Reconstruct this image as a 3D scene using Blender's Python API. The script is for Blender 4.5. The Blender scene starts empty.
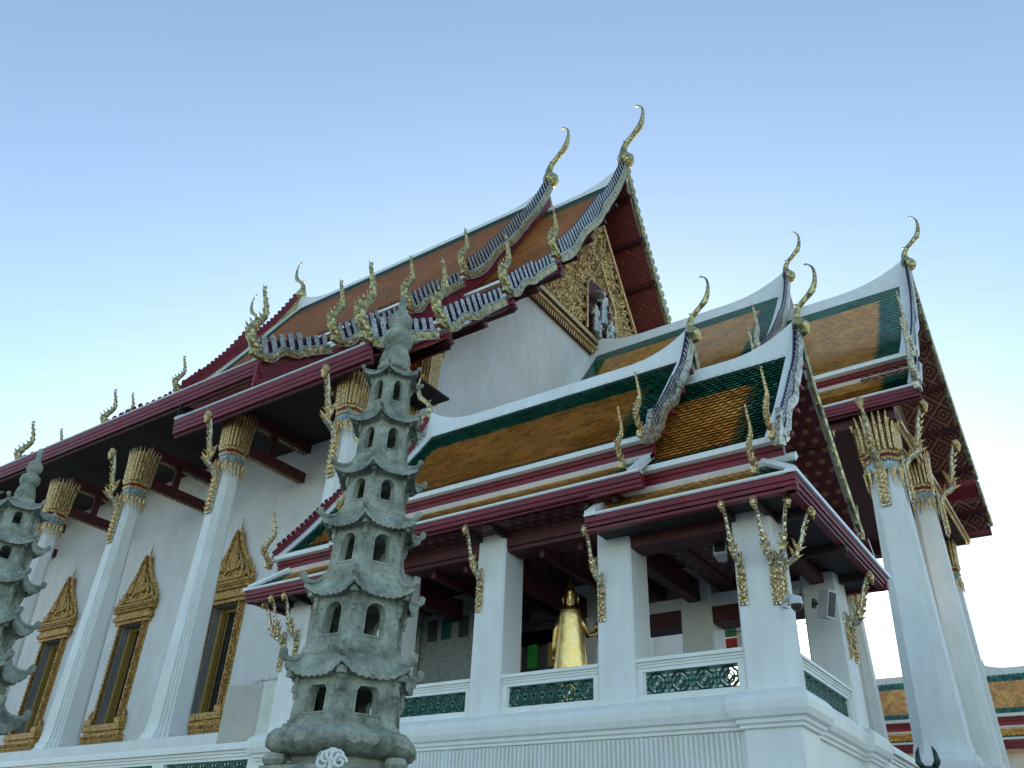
import bpy, math, random
from mathutils import Vector, Matrix, noise
random.seed(7)
R=math.radians
sc=bpy.context.scene
col=sc.collection
# ------------------------------------------------------------------ camera
cr=Vector((0.82385869,0.56537105,0.04015523)); cu=Vector((0.26869429,-0.4519556,0.85061126)); cf=Vector((-0.49905936,0.689994,0.52425952))
cam=bpy.data.objects.new('camera',bpy.data.cameras.new('camera')); col.objects.link(cam)
m=Matrix((cr,cu,-cf)).transposed().to_4x4(); cam.matrix_world=m
cam.data.sensor_width=36; cam.data.lens=838.5/1024*36; cam.data.clip_end=3000; cam.data.clip_start=.05
sc.camera=cam
# ------------------------------------------------------------------ world, sun, exposure
w=bpy.data.worlds.new("World"); sc.world=w; w.use_nodes=True
nt=w.node_tree; nt.nodes.clear()
SUN_EL=R(6.0); SUN_AZ_VEC=Vector((-0.5,0.86,0))      # the low sun stands behind the hall
sky=nt.nodes.new('ShaderNodeTexSky'); sky.sky_type='NISHITA'; sky.sun_disc=False
sky.sun_elevation=SUN_EL; sky.sun_rotation=math.atan2(SUN_AZ_VEC.x,SUN_AZ_VEC.y)
sky.altitude=0; sky.air_density=0.8; sky.dust_density=0.7; sky.ozone_density=1.2
bg=nt.nodes.new('ShaderNodeBackground'); bg.inputs['Strength'].default_value=0.15
out=nt.nodes.new('ShaderNodeOutputWorld')
nt.links.new(sky.outputs[0],bg.inputs[0]); nt.links.new(bg.outputs[0],out.inputs[0])
sd=bpy.data.lights.new('sun','SUN'); sd.energy=2.0; sd.angle=R(2); sd.color=(1,.86,.68)
sun=bpy.data.objects.new('sun',sd); col.objects.link(sun)
sv=Vector((SUN_AZ_VEC.x*math.cos(SUN_EL),SUN_AZ_VEC.y*math.cos(SUN_EL),math.sin(SUN_EL)))
sun.rotation_euler=sv.to_track_quat('Z','Y').to_euler()
sc.view_settings.view_transform='Standard'; sc.view_settings.look='None'; sc.view_settings.gamma=1
sc.view_settings.use_curve_mapping=False; sc.view_settings.exposure=1.92

# ------------------------------------------------------------------ materials
def ramp(nt,fac,stops):
    r=nt.nodes.new('ShaderNodeValToRGB'); e=r.color_ramp.elements
    e[0].position,e[0].color=stops[0][0],(*stops[0][1],1); e[1].position,e[1].color=stops[-1][0],(*stops[-1][1],1)
    for p,c in stops[1:-1]:
        k=e.new(p); k.color=(*c,1)
    nt.links.new(fac,r.inputs[0]); return r.outputs[0]
def M(name,c1,c2=None,rough=.6,metal=0,scale=4,bump=0,bscale=None,bdist=.01,detail=6,stretch=None,island=0,spec=None,r2=None,stain=0,sstretch=(5,5,.45)):
    mt=bpy.data.materials.new(name); mt.use_nodes=True; nt=mt.node_tree; L=nt.links.new
    b=nt.nodes['Principled BSDF']; b.inputs['Roughness'].default_value=rough; b.inputs['Metallic'].default_value=metal
    if spec is not None: b.inputs['Specular IOR Level'].default_value=spec
    tc=nt.nodes.new('ShaderNodeTexCoord'); src=tc.outputs['Object']
    if stretch:
        mp=nt.nodes.new('ShaderNodeMapping'); mp.inputs['Scale'].default_value=stretch; L(src,mp.inputs[0]); src=mp.outputs[0]
    if c2 is None: c2=tuple(x*.8 for x in c1)
    n=nt.nodes.new('ShaderNodeTexNoise'); n.inputs['Scale'].default_value=scale; n.inputs['Detail'].default_value=detail; n.inputs['Roughness'].default_value=.6
    L(src,n.inputs['Vector'])
    cout=ramp(nt,n.outputs['Fac'],[(.35,c2),(.65,c1)])
    if island:
        g=nt.nodes.new('ShaderNodeNewGeometry'); hs=nt.nodes.new('ShaderNodeHueSaturation')
        mr=nt.nodes.new('ShaderNodeMapRange'); mr.inputs['To Min'].default_value=1-island; mr.inputs['To Max'].default_value=1+island
        L(g.outputs['Random Per Island'],mr.inputs[0]); L(mr.outputs[0],hs.inputs['Value']); L(cout,hs.inputs['Color']); cout=hs.outputs[0]
    if stain:
        for sc_,stv,amt,lo,hi in ((1.6,sstretch,stain,.42,.62),(.55,(1,1,1),stain*.7,.38,.6)):
            mp2=nt.nodes.new('ShaderNodeMapping'); mp2.inputs['Scale'].default_value=stv; L(tc.outputs['Object'],mp2.inputs[0])
            n3=nt.nodes.new('ShaderNodeTexNoise'); n3.inputs['Scale'].default_value=sc_; n3.inputs['Detail'].default_value=9; n3.inputs['Roughness'].default_value=.68; L(mp2.outputs[0],n3.inputs['Vector'])
            g2=1-amt; sm=ramp(nt,n3.outputs['Fac'],[(lo,(g2,g2*.985,g2*.95)),(hi,(1,1,1))])
            mm=nt.nodes.new('ShaderNodeMix'); mm.data_type='RGBA'; mm.blend_type='MULTIPLY'; mm.inputs[0].default_value=1; L(cout,mm.inputs[6]); L(sm,mm.inputs[7]); cout=mm.outputs[2]
    L(cout,b.inputs['Base Color'])
    if r2 is not None:
        mr=nt.nodes.new('ShaderNodeMapRange'); mr.inputs['To Min'].default_value=rough; mr.inputs['To Max'].default_value=r2
        mr.inputs['From Min'].default_value=.3; mr.inputs['From Max'].default_value=.7
        L(n.outputs['Fac'],mr.inputs[0]); L(mr.outputs[0],b.inputs['Roughness'])
    if bump:
        n2=nt.nodes.new('ShaderNodeTexNoise'); n2.inputs['Scale'].default_value=bscale or scale*4; n2.inputs['Detail'].default_value=5
        L(src,n2.inputs['Vector'])
        bp=nt.nodes.new('ShaderNodeBump'); bp.inputs['Strength'].default_value=bump; bp.inputs['Distance'].default_value=bdist
        L(n2.outputs['Fac'],bp.inputs['Height']); L(bp.outputs[0],b.inputs['Normal'])
    return mt
def mosaic(name,c1,c2,scale,rough=.3,metal=.9,bump=.8,bdist=.03):
    """gilded carving and cut-glass mosaic: small faceted cells"""
    mt=bpy.data.materials.new(name); mt.use_nodes=True; nt=mt.node_tree; L=nt.links.new
    b=nt.nodes['Principled BSDF']; b.inputs['Roughness'].default_value=rough; b.inputs['Metallic'].default_value=metal
    tc=nt.nodes.new('ShaderNodeTexCoord')
    v=nt.nodes.new('ShaderNodeTexVoronoi'); v.inputs['Scale'].default_value=scale
    L(tc.outputs['Object'],v.inputs['Vector'])
    bw=nt.nodes.new('ShaderNodeRGBToBW'); L(v.outputs['Color'],bw.inputs[0])
    L(ramp(nt,bw.outputs[0],[(.25,c2),(.6,c1)]),b.inputs['Base Color'])
    bp=nt.nodes.new('ShaderNodeBump'); bp.inputs['Strength'].default_value=bump; bp.inputs['Distance'].default_value=bdist
    L(v.outputs['Distance'],bp.inputs['Height']); L(bp.outputs[0],b.inputs['Normal'])
    return mt
def stone(name):
    mt=bpy.data.materials.new(name); mt.use_nodes=True; nt=mt.node_tree; L=nt.links.new
    b=nt.nodes['Principled BSDF']; b.inputs['Roughness'].default_value=.92; b.inputs['Specular IOR Level'].default_value=.25
    tc=nt.nodes.new('ShaderNodeTexCoord')
    def noi(sc_,det=8,rg=.65):
        n=nt.nodes.new('ShaderNodeTexNoise'); n.inputs['Scale'].default_value=sc_; n.inputs['Detail'].default_value=det; n.inputs['Roughness'].default_value=rg; L(tc.outputs['Object'],n.inputs['Vector']); return n.outputs['Fac']
    base=ramp(nt,noi(4.5),[(.30,(.12,.13,.105)),(.5,(.31,.325,.265)),(.7,(.50,.50,.42))])
    spots=ramp(nt,noi(26,4),[(.34,(.55,.58,.55)),(.46,(.95,.96,.94)),(.68,(1.0,1.0,.94))])
    mx=nt.nodes.new('ShaderNodeMix'); mx.data_type='RGBA'; mx.blend_type='MULTIPLY'; mx.inputs[0].default_value=.9; L(base,mx.inputs[6]); L(spots,mx.inputs[7]); L(mx.outputs[2],b.inputs['Base Color'])
    v=nt.nodes.new('ShaderNodeTexVoronoi'); v.inputs['Scale'].default_value=38; L(tc.outputs['Object'],v.inputs['Vector'])
    h=mth(nt,'ADD',mth(nt,'MULTIPLY',noi(18,8,.7),1.0),mth(nt,'MULTIPLY',v.outputs['Distance'],.35))
    bp=nt.nodes.new('ShaderNodeBump'); bp.inputs['Strength'].default_value=.8; bp.inputs['Distance'].default_value=.010
    L(h,bp.inputs['Height']); L(bp.outputs[0],b.inputs['Normal'])
    return mt
def mth(nt,op,a,b=None):
    n=nt.nodes.new('ShaderNodeMath'); n.operation=op
    for i,x in enumerate((a,b)):
        if x is None: continue
        if isinstance(x,(int,float)): n.inputs[i].default_value=x
        else: nt.links.new(x,n.inputs[i])
    return n.outputs[0]
def pattern(name,base,line,size,kind='lattice',rough=.55):
    mt=bpy.data.materials.new(name); mt.use_nodes=True; nt=mt.node_tree; L=nt.links.new
    b=nt.nodes['Principled BSDF']; b.inputs['Roughness'].default_value=rough
    uv=nt.nodes.new('ShaderNodeTexCoord'); s=nt.nodes.new('ShaderNodeSeparateXYZ'); L(uv.outputs['UV'],s.inputs[0])
    u,v=s.outputs[0],s.outputs[1]
    if kind=='lattice':
        a=mth(nt,'DIVIDE',mth(nt,'ADD',u,v),size); c=mth(nt,'DIVIDE',mth(nt,'SUBTRACT',u,v),size)
        da=mth(nt,'ABSOLUTE',mth(nt,'SUBTRACT',mth(nt,'FRACT',a),.5)); dc=mth(nt,'ABSOLUTE',mth(nt,'SUBTRACT',mth(nt,'FRACT',c),.5))
        mx=mth(nt,'MAXIMUM',da,dc)
        l1=mth(nt,'GREATER_THAN',mx,.44); l2=mth(nt,'MULTIPLY',mth(nt,'GREATER_THAN',mx,.2),mth(nt,'LESS_THAN',mx,.27))
        l3=mth(nt,'LESS_THAN',mx,.07); fac=mth(nt,'MINIMUM',mth(nt,'ADD',mth(nt,'ADD',l1,l2),l3),1)
    else:
        a=mth(nt,'DIVIDE',u,size); row=mth(nt,'FLOOR',mth(nt,'DIVIDE',v,size*.8))
        a=mth(nt,'ADD',a,mth(nt,'MULTIPLY',row,.5))
        da=mth(nt,'SUBTRACT',mth(nt,'FRACT',a),.5); dv=mth(nt,'SUBTRACT',mth(nt,'FRACT',mth(nt,'DIVIDE',v,size*.8)),.5)
        rr=mth(nt,'SQRT',mth(nt,'ADD',mth(nt,'MULTIPLY',da,da),mth(nt,'MULTIPLY',dv,dv)))
        ang=mth(nt,'ARCTAN2',dv,da); pet=mth(nt,'MULTIPLY',mth(nt,'SINE',mth(nt,'MULTIPLY',ang,6)),.06)
        fac=mth(nt,'LESS_THAN',mth(nt,'ADD',rr,pet),.23)
    no=nt.nodes.new('ShaderNodeTexNoise'); no.inputs['Scale'].default_value=9; L(uv.outputs['Object'],no.inputs['Vector'])
    fac=mth(nt,'MULTIPLY',fac,mth(nt,'MINIMUM',mth(nt,'MULTIPLY',no.outputs['Fac'],1.5),1))
    mx_=nt.nodes.new('ShaderNodeMix'); mx_.data_type='RGBA'; L(fac,mx_.inputs[0])
    mx_.inputs[6].default_value=(*base,1); mx_.inputs[7].default_value=(*line,1); L(mx_.outputs[2],b.inputs['Base Color'])
    return mt
WHITE=M('white_plaster',(.80,.80,.79),(.74,.74,.72),.55,scale=.9,bump=.3,bscale=22,bdist=.006,stain=.05,sstretch=(3,3,.6))
WALL=M('limewashed_wall',(.80,.79,.78),(.72,.72,.72),.7,scale=.35,bump=.4,bscale=3,bdist=.02,stretch=(1,1,.6),stain=.07,sstretch=(1.0,1.0,.4))
SHEEN=M('white_gloss_paint',(.82,.82,.80),(.76,.77,.76),.35,scale=2,bump=.15,bscale=14,bdist=.004,stain=.05,sstretch=(3,3,.8))
MAROON=M('maroon_paint',(.26,.014,.030),(.19,.010,.022),.38,scale=2,stain=.28,sstretch=(1.5,1.5,6),r2=.6)
DKRED=M('dark_red_wood',(.09,.010,.012),(.05,.006,.008),.6,scale=3)
DARK=M('dark_timber',(.035,.02,.016),(.02,.012,.01),.7,scale=3)
GREEN=M('green_glazed_tile',(.015,.15,.08),(.010,.10,.055),.10,scale=.8,island=.5,spec=.9,r2=.24)
ORANGE=M('orange_glazed_tile',(.78,.38,.075),(.66,.28,.05),.11,scale=.8,island=.30,spec=.9,r2=.24)
ORANGE2=M('aged_orange_tile',(.66,.24,.045),(.52,.17,.03),.4,scale=.4,island=.18,r2=.55)
GREEN2=M('aged_green_tile',(.02,.15,.085),(.014,.10,.055),.4,scale=.8,island=.25)
GOLD=mosaic('gilded_carving',(.82,.60,.30),(.40,.26,.11),12,.34,.85,.9,.04)
GOLDF=mosaic('fine_gilding',(.78,.56,.27),(.30,.18,.07),26,.32,.9,.9,.02)
GOLDC=mosaic('crested_gilt',(.58,.48,.22),(.22,.20,.10),7,.34,.7,.9,.06)
WGOLD=mosaic('old_window_gilding',(.60,.37,.13),(.26,.14,.045),16,.36,.85,.9,.03)
GMIX=mosaic('gilt_and_glass',(.72,.66,.50),(.28,.22,.12),20,.28,.75,.9,.02)
FLOOR=M('dark_low_bounce_floor',(.12,.115,.11),(.08,.078,.075),.5,scale=2)  # floor slabs out of view, added dark to cut light bounced up inside
BLACKW=M('eave_shade_ceiling',(.022,.010,.009),(.012,.006,.006),.8)  # blackish wood: the deep shade under the eaves is put into this colour
BLACK=M('unlit_interior',(.008,.008,.009),rough=.8)
GPAINT=M('gilt_paint',(.55,.36,.10),(.40,.24,.06),.4,.25,scale=9)
GOLDS=M('gold_leaf',(1.0,.76,.36),(.80,.50,.16),.3,1.0,scale=5,bump=.3,bscale=11,bdist=.02,r2=.42)
MIRROR=mosaic('cut_glass_mosaic',(.60,.60,.55),(.20,.20,.18),22,.25,.65,.9,.02)
BLUEG=mosaic('blue_glass_mosaic',(.42,.54,.62),(.14,.26,.36),20,.25,.5,.7,.02)
PURPLE=M('dark_violet_enamel',(.045,.03,.07),(.03,.02,.05),.4)
PALEB=M('pale_blue_edging',(.45,.52,.58),rough=.3,metal=.3)
TURQ=M('turquoise_inlay',(.05,.36,.46),(.03,.22,.32),.35,scale=20)
STONE=stone('weathered_green_stone')
TEAL=M('teal_glazed_ceramic',(.04,.17,.135),(.022,.10,.08),.4,scale=14,r2=.6)
BRONZE=M('green_bronze',(.05,.09,.08),(.02,.03,.03),.5,.6,scale=8)
BOARD=M('cream_board',(.74,.73,.60),(.55,.55,.47),.6,scale=2)
BOARDB=M('grey_board_back',(.50,.46,.38),(.42,.39,.32),.7,scale=2)
GLASSY=mosaic('pebbled_grey_mosaic',(.24,.26,.23),(.16,.17,.15),26,.35,.1,.6,.01)
CHAR=M('charcoal_metal',(.03,.03,.035),(.02,.02,.02),.45)
LGREY=M('grey_plastic',(.55,.56,.57),(.5,.5,.5),.45)
PAVE=M('granite_paving',(.32,.31,.29),(.24,.23,.22),.8,scale=1.2,bump=.3)
REVEAL=M('grey_shutter_paint',(.26,.26,.27),(.2,.2,.21),.6,scale=1,stretch=(1,1,.3))
SOFFIT=pattern('red_lattice_soffit',(.075,.011,.012),(.30,.15,.09),1.15)
SOFFM=pattern('red_lattice_main',(.15,.013,.012),(.26,.08,.05),1.3)
SOFFP=pattern('red_flower_soffit',(.075,.006,.014),(.22,.13,.06),.26,'flower')
BLUEDARK=M('deep_blue_glass',(.01,.02,.05),rough=.15)
LITG=M("green_glass",(.02,.28,.03),rough=.3); LITY=M('amber_glass',(.35,.2,.02),rough=.3); TEALD=M('dark_teal_glass',(.01,.09,.075),rough=.25)

# ------------------------------------------------------------------ mesh helpers
class MB:
    def __init__(s): s.v=[]; s.f=[]; s.m=[]; s.uv={}; 
    def face(s,pts,mi=0,uv=None):
        b=len(s.v); s.v+= [tuple(p) for p in pts]; s.f.append(tuple(range(b,b+len(pts)))); s.m.append(mi)
        if uv: s.uv[len(s.f)-1]=uv
    def box(s,x0,x1,y0,y1,z0,z1,mi=0):
        if x0>x1:x0,x1=x1,x0
        if y0>y1:y0,y1=y1,y0
        if z0>z1:z0,z1=z1,z0
        b=len(s.v); s.v+=[(x0,y0,z0),(x1,y0,z0),(x1,y1,z0),(x0,y1,z0),(x0,y0,z1),(x1,y0,z1),(x1,y1,z1),(x0,y1,z1)]
        for q in ((3,2,1,0),(4,5,6,7),(0,1,5,4),(1,2,6,5),(2,3,7,6),(3,0,4,7)): s.f.append(tuple(b+i for i in q)); s.m.append(mi)
    def grid(s,rows,mi=0,close=False,uvf=None):
        b=len(s.v); n=len(rows[0])
        for r in rows: s.v+=[tuple(p) for p in r]
        for i in range(len(rows)-1):
            for j in range(n if close else n-1):
                k=(j+1)%n
                s.f.append((b+i*n+j,b+i*n+k,b+(i+1)*n+k,b+(i+1)*n+j)); s.m.append(mi if not callable(mi) else mi(i,j))
                if uvf: s.uv[len(s.f)-1]=[uvf(i,j),uvf(i,j+1),uvf(i+1,j+1),uvf(i+1,j)]
        return b
    def loft(s,rings,mi=0,caps=True):
        b=s.grid(rings,mi,close=True); n=len(rings[0]); mm=(lambda i:mi) if not callable(mi) else (lambda i:mi(i,0))
        if caps:
            s.f.append(tuple(range(b+n-1,b-1,-1))); s.m.append(mm(0))
            e=b+(len(rings)-1)*n; s.f.append(tuple(range(e,e+n))); s.m.append(mm(len(rings)-2))
    def tube(s,path,rad,seg=8,mi=0,flat=1.0,up=None):
        path=[Vector(p) for p in path]; rings=[]
        if not isinstance(rad,(list,tuple)): rad=[rad]*len(path)
        ref=Vector(up) if up else None
        for i,p in enumerate(path):
            t=(path[min(i+1,len(path)-1)]-path[max(i-1,0)])
            if t.length<1e-9: t=Vector((0,0,1))
            t.normalize()
            rf=ref or (Vector((0,0,1)) if abs(t.z)<.9 else Vector((0,1,0)))
            if i and not ref: rf=last
            a=t.cross(rf); 
            if a.length<1e-6: a=t.cross(Vector((1,.3,.2)))
            a.normalize(); bb=a.cross(t).normalized(); last=bb
            rings.append([p+a*math.cos(q)*rad[i]+bb*math.sin(q)*rad[i]*flat for q in [2*math.pi*k/seg for k in range(seg)]])
        s.loft(rings,mi)
    def cone(s,p,d,r,mi=0,seg=5,flat=1):
        d=Vector(d); p=Vector(p); a=d.orthogonal().normalized(); bb=d.normalized().cross(a)
        b=len(s.v); s.v+=[tuple(p+a*math.cos(2*math.pi*k/seg)*r+bb*math.sin(2*math.pi*k/seg)*r*flat) for k in range(seg)]; s.v.append(tuple(p+d))
        for k in range(seg): s.f.append((b+k,b+(k+1)%seg,b+seg)); s.m.append(mi)
        s.f.append(tuple(range(b+seg-1,b-1,-1))); s.m.append(mi)
    def extr(s,pts,axis,a0,a1,mi=0,side=None):
        """closed 2-D outline extruded along axis 'X' (pts are y,z), 'Y' (x,z) or 'Z' (x,y)"""
        def P(p,a): return (a,p[0],p[1]) if axis=='X' else ((p[0],a,p[1]) if axis=='Y' else (p[0],p[1],a))
        n=len(pts); b=len(s.v); s.v+=[P(p,a0) for p in pts]+[P(p,a1) for p in pts]
        s.f.append(tuple(range(b,b+n))); s.m.append(mi); s.f.append(tuple(range(b+2*n-1,b+n-1,-1))); s.m.append(mi)
        for i in range(n): s.f.append((b+i,b+(i+1)%n,b+n+(i+1)%n,b+n+i)); s.m.append(mi if side is None else side)
    def lathe(s,prof,c=(0,0,0),seg=24,mi=0,sc=(1,1)):
        s.loft([[(c[0]+r*sc[0]*math.cos(2*math.pi*k/seg),c[1]+r*sc[1]*math.sin(2*math.pi*k/seg),c[2]+z) for k in range(seg)] for r,z in prof],mi)
    def build(s,name,mats,parent=None,off=None,smooth=False,loc=None,fixn=True):
        """vertices are world coordinates unless loc is given (then they are local to the object)"""
        root=parent
        while root is not None and root.parent is not None: root=root.parent
        me=bpy.data.meshes.new(name)
        v=s.v
        if parent is not None and loc is None:
            o_=Vector(parent.get('_o',(0,0,0))); v=[(p[0]-o_.x,p[1]-o_.y,p[2]-o_.z) for p in s.v]
        me.from_pydata(v,[],s.f)
        if not isinstance(mats,(list,tuple)): mats=[mats]
        for mm in mats: me.materials.append(mm)
        me.polygons.foreach_set('material_index',[min(i,len(mats)-1) for i in s.m])
        if s.uv:
            uvl=me.uv_layers.new(name='UVMap')
            for fi,uvs in s.uv.items():
                for li,q in zip(me.polygons[fi].loop_indices,uvs): uvl.data[li].uv=q
        if smooth: me.polygons.foreach_set('use_smooth',[True]*len(me.polygons))
        me.validate(); me.update()
        o=bpy.data.objects.new(name,me); col.objects.link(o)
        if smooth and smooth!='all':
            try: me.set_sharp_from_angle(angle=R(40))
            except Exception: pass
        if parent is not None:
            o.parent=parent
            if loc is not None:
                po=Vector(parent.get('_o',(0,0,0))); o.location=Vector(loc)-po; o['_o']=tuple(loc)
            else: o['_o']=tuple(parent.get('_o',(0,0,0)))
        elif loc is not None: o.location=loc; o['_o']=tuple(loc)
        else: o['_o']=(0,0,0)
        return o
def tag(o,label,cat,group=None,kind=None):
    if label: o['label']=label
    if cat: o['category']=cat
    if group: o['group']=group
    if kind: o['kind']=kind
    return o
def thing(name,label,cat,loc,group=None):
    o=bpy.data.objects.new(name,None); col.objects.link(o); o.location=loc; o.empty_display_size=.3; o['_o']=tuple(loc)
    return tag(o,label,cat,group)
def dup(o,parent,loc,rz=None,scale=None):
    """copy of a part and its sub-parts at world loc"""
    c=o.copy(); col.objects.link(c); c.parent=parent; c.location=Vector(loc)-Vector(parent.get('_o',(0,0,0))); c['_o']=tuple(loc)
    if rz is not None: c.rotation_euler=(0,0,rz)
    if scale is not None: c.scale=scale
    for ch in o.children:
        d=ch.copy(); col.objects.link(d); d.parent=c
    return c
def redent(wd,cx=0,cy=0,s=.075):
    h=wd/2; s=wd*s; q=[(h,h-3*s),(h-s,h-3*s),(h-s,h-2*s) ,(h-2*s,h-2*s),(h-2*s,h-s),(h-3*s,h-s),(h-3*s,h)]
    out=[]
    for k in range(4):
        for x,y in q:
            for _ in range(k): x,y=-y,x
            out.append((cx+x,cy+y))
    return out
def sq(wd,cx=0,cy=0,ch=.03):
    h=wd/2; c=ch
    return [(cx+h,cy+h-c),(cx+h-c,cy+h),(cx-h+c,cy+h),(cx-h,cy+h-c),(cx-h,cy-h+c),(cx-h+c,cy-h),(cx+h-c,cy-h),(cx+h,cy-h+c)]
def at(poly,z): return [(x,y,z) for x,y in poly]
def lerp(a,b,t): return a+(b-a)*t
class Prof:
    """roof cross-section: list of (distance from ridge, z)"""
    def __init__(s,pts,smooth=True):
        P=[Vector(p) for p in pts]
        if smooth and len(P)>2:
            Q=[]
            for i in range(len(P)-1):
                p0=P[max(i-1,0)];p1=P[i];p2=P[i+1];p3=P[min(i+2,len(P)-1)]
                for k in range(8):
                    t=k/8; Q.append(.5*((2*p1)+(-p0+p2)*t+(2*p0-5*p1+4*p2-p3)*t*t+(-p0+3*p1-3*p2+p3)*t**3))
            Q.append(P[-1]); P=Q
        s.P=P; s.L=[0]
        for a,b in zip(P,P[1:]): s.L.append(s.L[-1]+(b-a).length)
        s.len=s.L[-1]
    def at(s,t):
        t=max(0,min(s.len,t))
        for i in range(len(s.P)-1):
            if t<=s.L[i+1] or i==len(s.P)-2:
                a,b=s.P[i],s.P[i+1]; k=(t-s.L[i])/max(1e-9,s.L[i+1]-s.L[i]); d=(b-a).normalized()
                return a.lerp(b,k),d,Vector((-d.y,d.x))   # position, down-slope, outward normal
        return None
def tiles(mb,x0,x1,yc,sg,pr,t0,t1,su,st,mfn,lift=.02):
    rows=int(round((t1-t0)/st)); st=(t1-t0)/max(rows,1); n=max(1,int(round((x1-x0)/su))); su=(x1-x0)/n
    def P(u,t,h):
        p,d,nn=pr.at(t); q=p+nn*h
        return (u,yc+sg*q.x,q.y)
    for r in range(rows):
        ta=t0+r*st-st*.25; tb=t0+(r+1)*st
        for k in range(-1 if r%2 else 0,n):
            ua=x0+(k+(.5 if r%2 else 0))*su; ub=ua+su*.97
            ua=max(ua,x0); ub=min(ub,x1)
            if ub-ua<su*.2: continue
            um=(ua+ub)/2; j=random.uniform(-.12,.12)*lift
            mi=mfn(um,(ta+tb)/2)
            pts=[P(ua,max(ta,0),.004),P(ua,tb-st*.45,lift*.8+j),P(um,tb+st*.22,lift*1.3+j),P(ub,tb-st*.45,lift*.8-j),P(ub,max(ta,0),.004)]
            if sg>0: pts=pts[::-1]
            mb.face(pts,mi)
    # sheet below
    nu=int((x1-x0)/.5)+2; nv=14
    for i in range(nv):
        a=t0+(t1-t0)*i/nv; b=t0+(t1-t0)*(i+1)/nv
        for k in range(nu):
            ua=lerp(x0,x1,k/nu); ub=lerp(x0,x1,(k+1)/nu)
            mb.face([P(ua,a,-.01),P(ub,a,-.01),P(ub,b,-.01),P(ua,b,-.01)],mfn((ua+ub)/2,(a+b)/2))
def strip(mb,x0,x1,yc,sg,pr,t0,t1,h0,h1,mi,n=6):
    """solid slab following the slope between t0..t1, offsets h0..h1 along the normal"""
    rows=[]
    for i in range(n+1):
        t=lerp(t0,t1,i/n); p,d,nn=pr.at(t); a=p+nn*h0; b=p+nn*h1
        rows.append([(x0,yc+sg*a.x,a.y),(x1,yc+sg*a.x,a.y),(x1,yc+sg*b.x,b.y),(x0,yc+sg*b.x,b.y)])
    mb.loft(rows,mi)
GRN,ORG,WHT,MAR=0,1,2,3
def ridge_z(u,x0,x1,z0,lift,L):
    e=0
    for d,on in ((x1-u,1),(u-x0,1)):
        if d<L: e=max(e,lift*(1-d/L)**2.2)
    return z0+e
def roof_tier(parent,name,x0,x1,yc,prof,su,mats,bw,lift,L,rw,flash,dark_under=True,label=None,tile_far=False,rows=None,skirt=False,xl=None):
    """one tier of the upper gable roof; mats green,orange,white,maroon"""
    pr=Prof(prof); mb=MB(); xl=x0 if xl is None else xl
    gx0,gx1=xl+flash,x1-flash
    st=su*.8
    def mf(u,t):
        if u<gx0+bw or u>gx1-bw or t<bw*1.6 or t>pr.len-bw*.5: return GRN
        return ORG
    def mf2(u,t): return GRN if (u>gx1-bw*.9 or u<gx0+bw*.9) else ORG
    f=mf if not skirt else mf2
    tiles(mb,gx0,gx1,yc,-1,pr,0,pr.len,su,st,f,lift=su*(.24 if su<.2 else .10))
    if tile_far: tiles(mb,gx0,gx1,yc,1,pr,0,pr.len,su,st,f,lift=su*.13)
    else: strip(mb,x0,x1,yc,1,pr,0,pr.len,-.02,.03,GRN)
    # white flashings up both rakes and along the foot
    fw=rw
    for a,b in ((xl,gx0),(gx1,x1)):
        strip(mb,a,b,yc,-1,pr,0,pr.len,-.03,fw*.22,WHT,14); strip(mb,a,b,yc,1,pr,0,pr.len,-.035,fw*.20,WHT,14)
    return mb,pr
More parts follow.
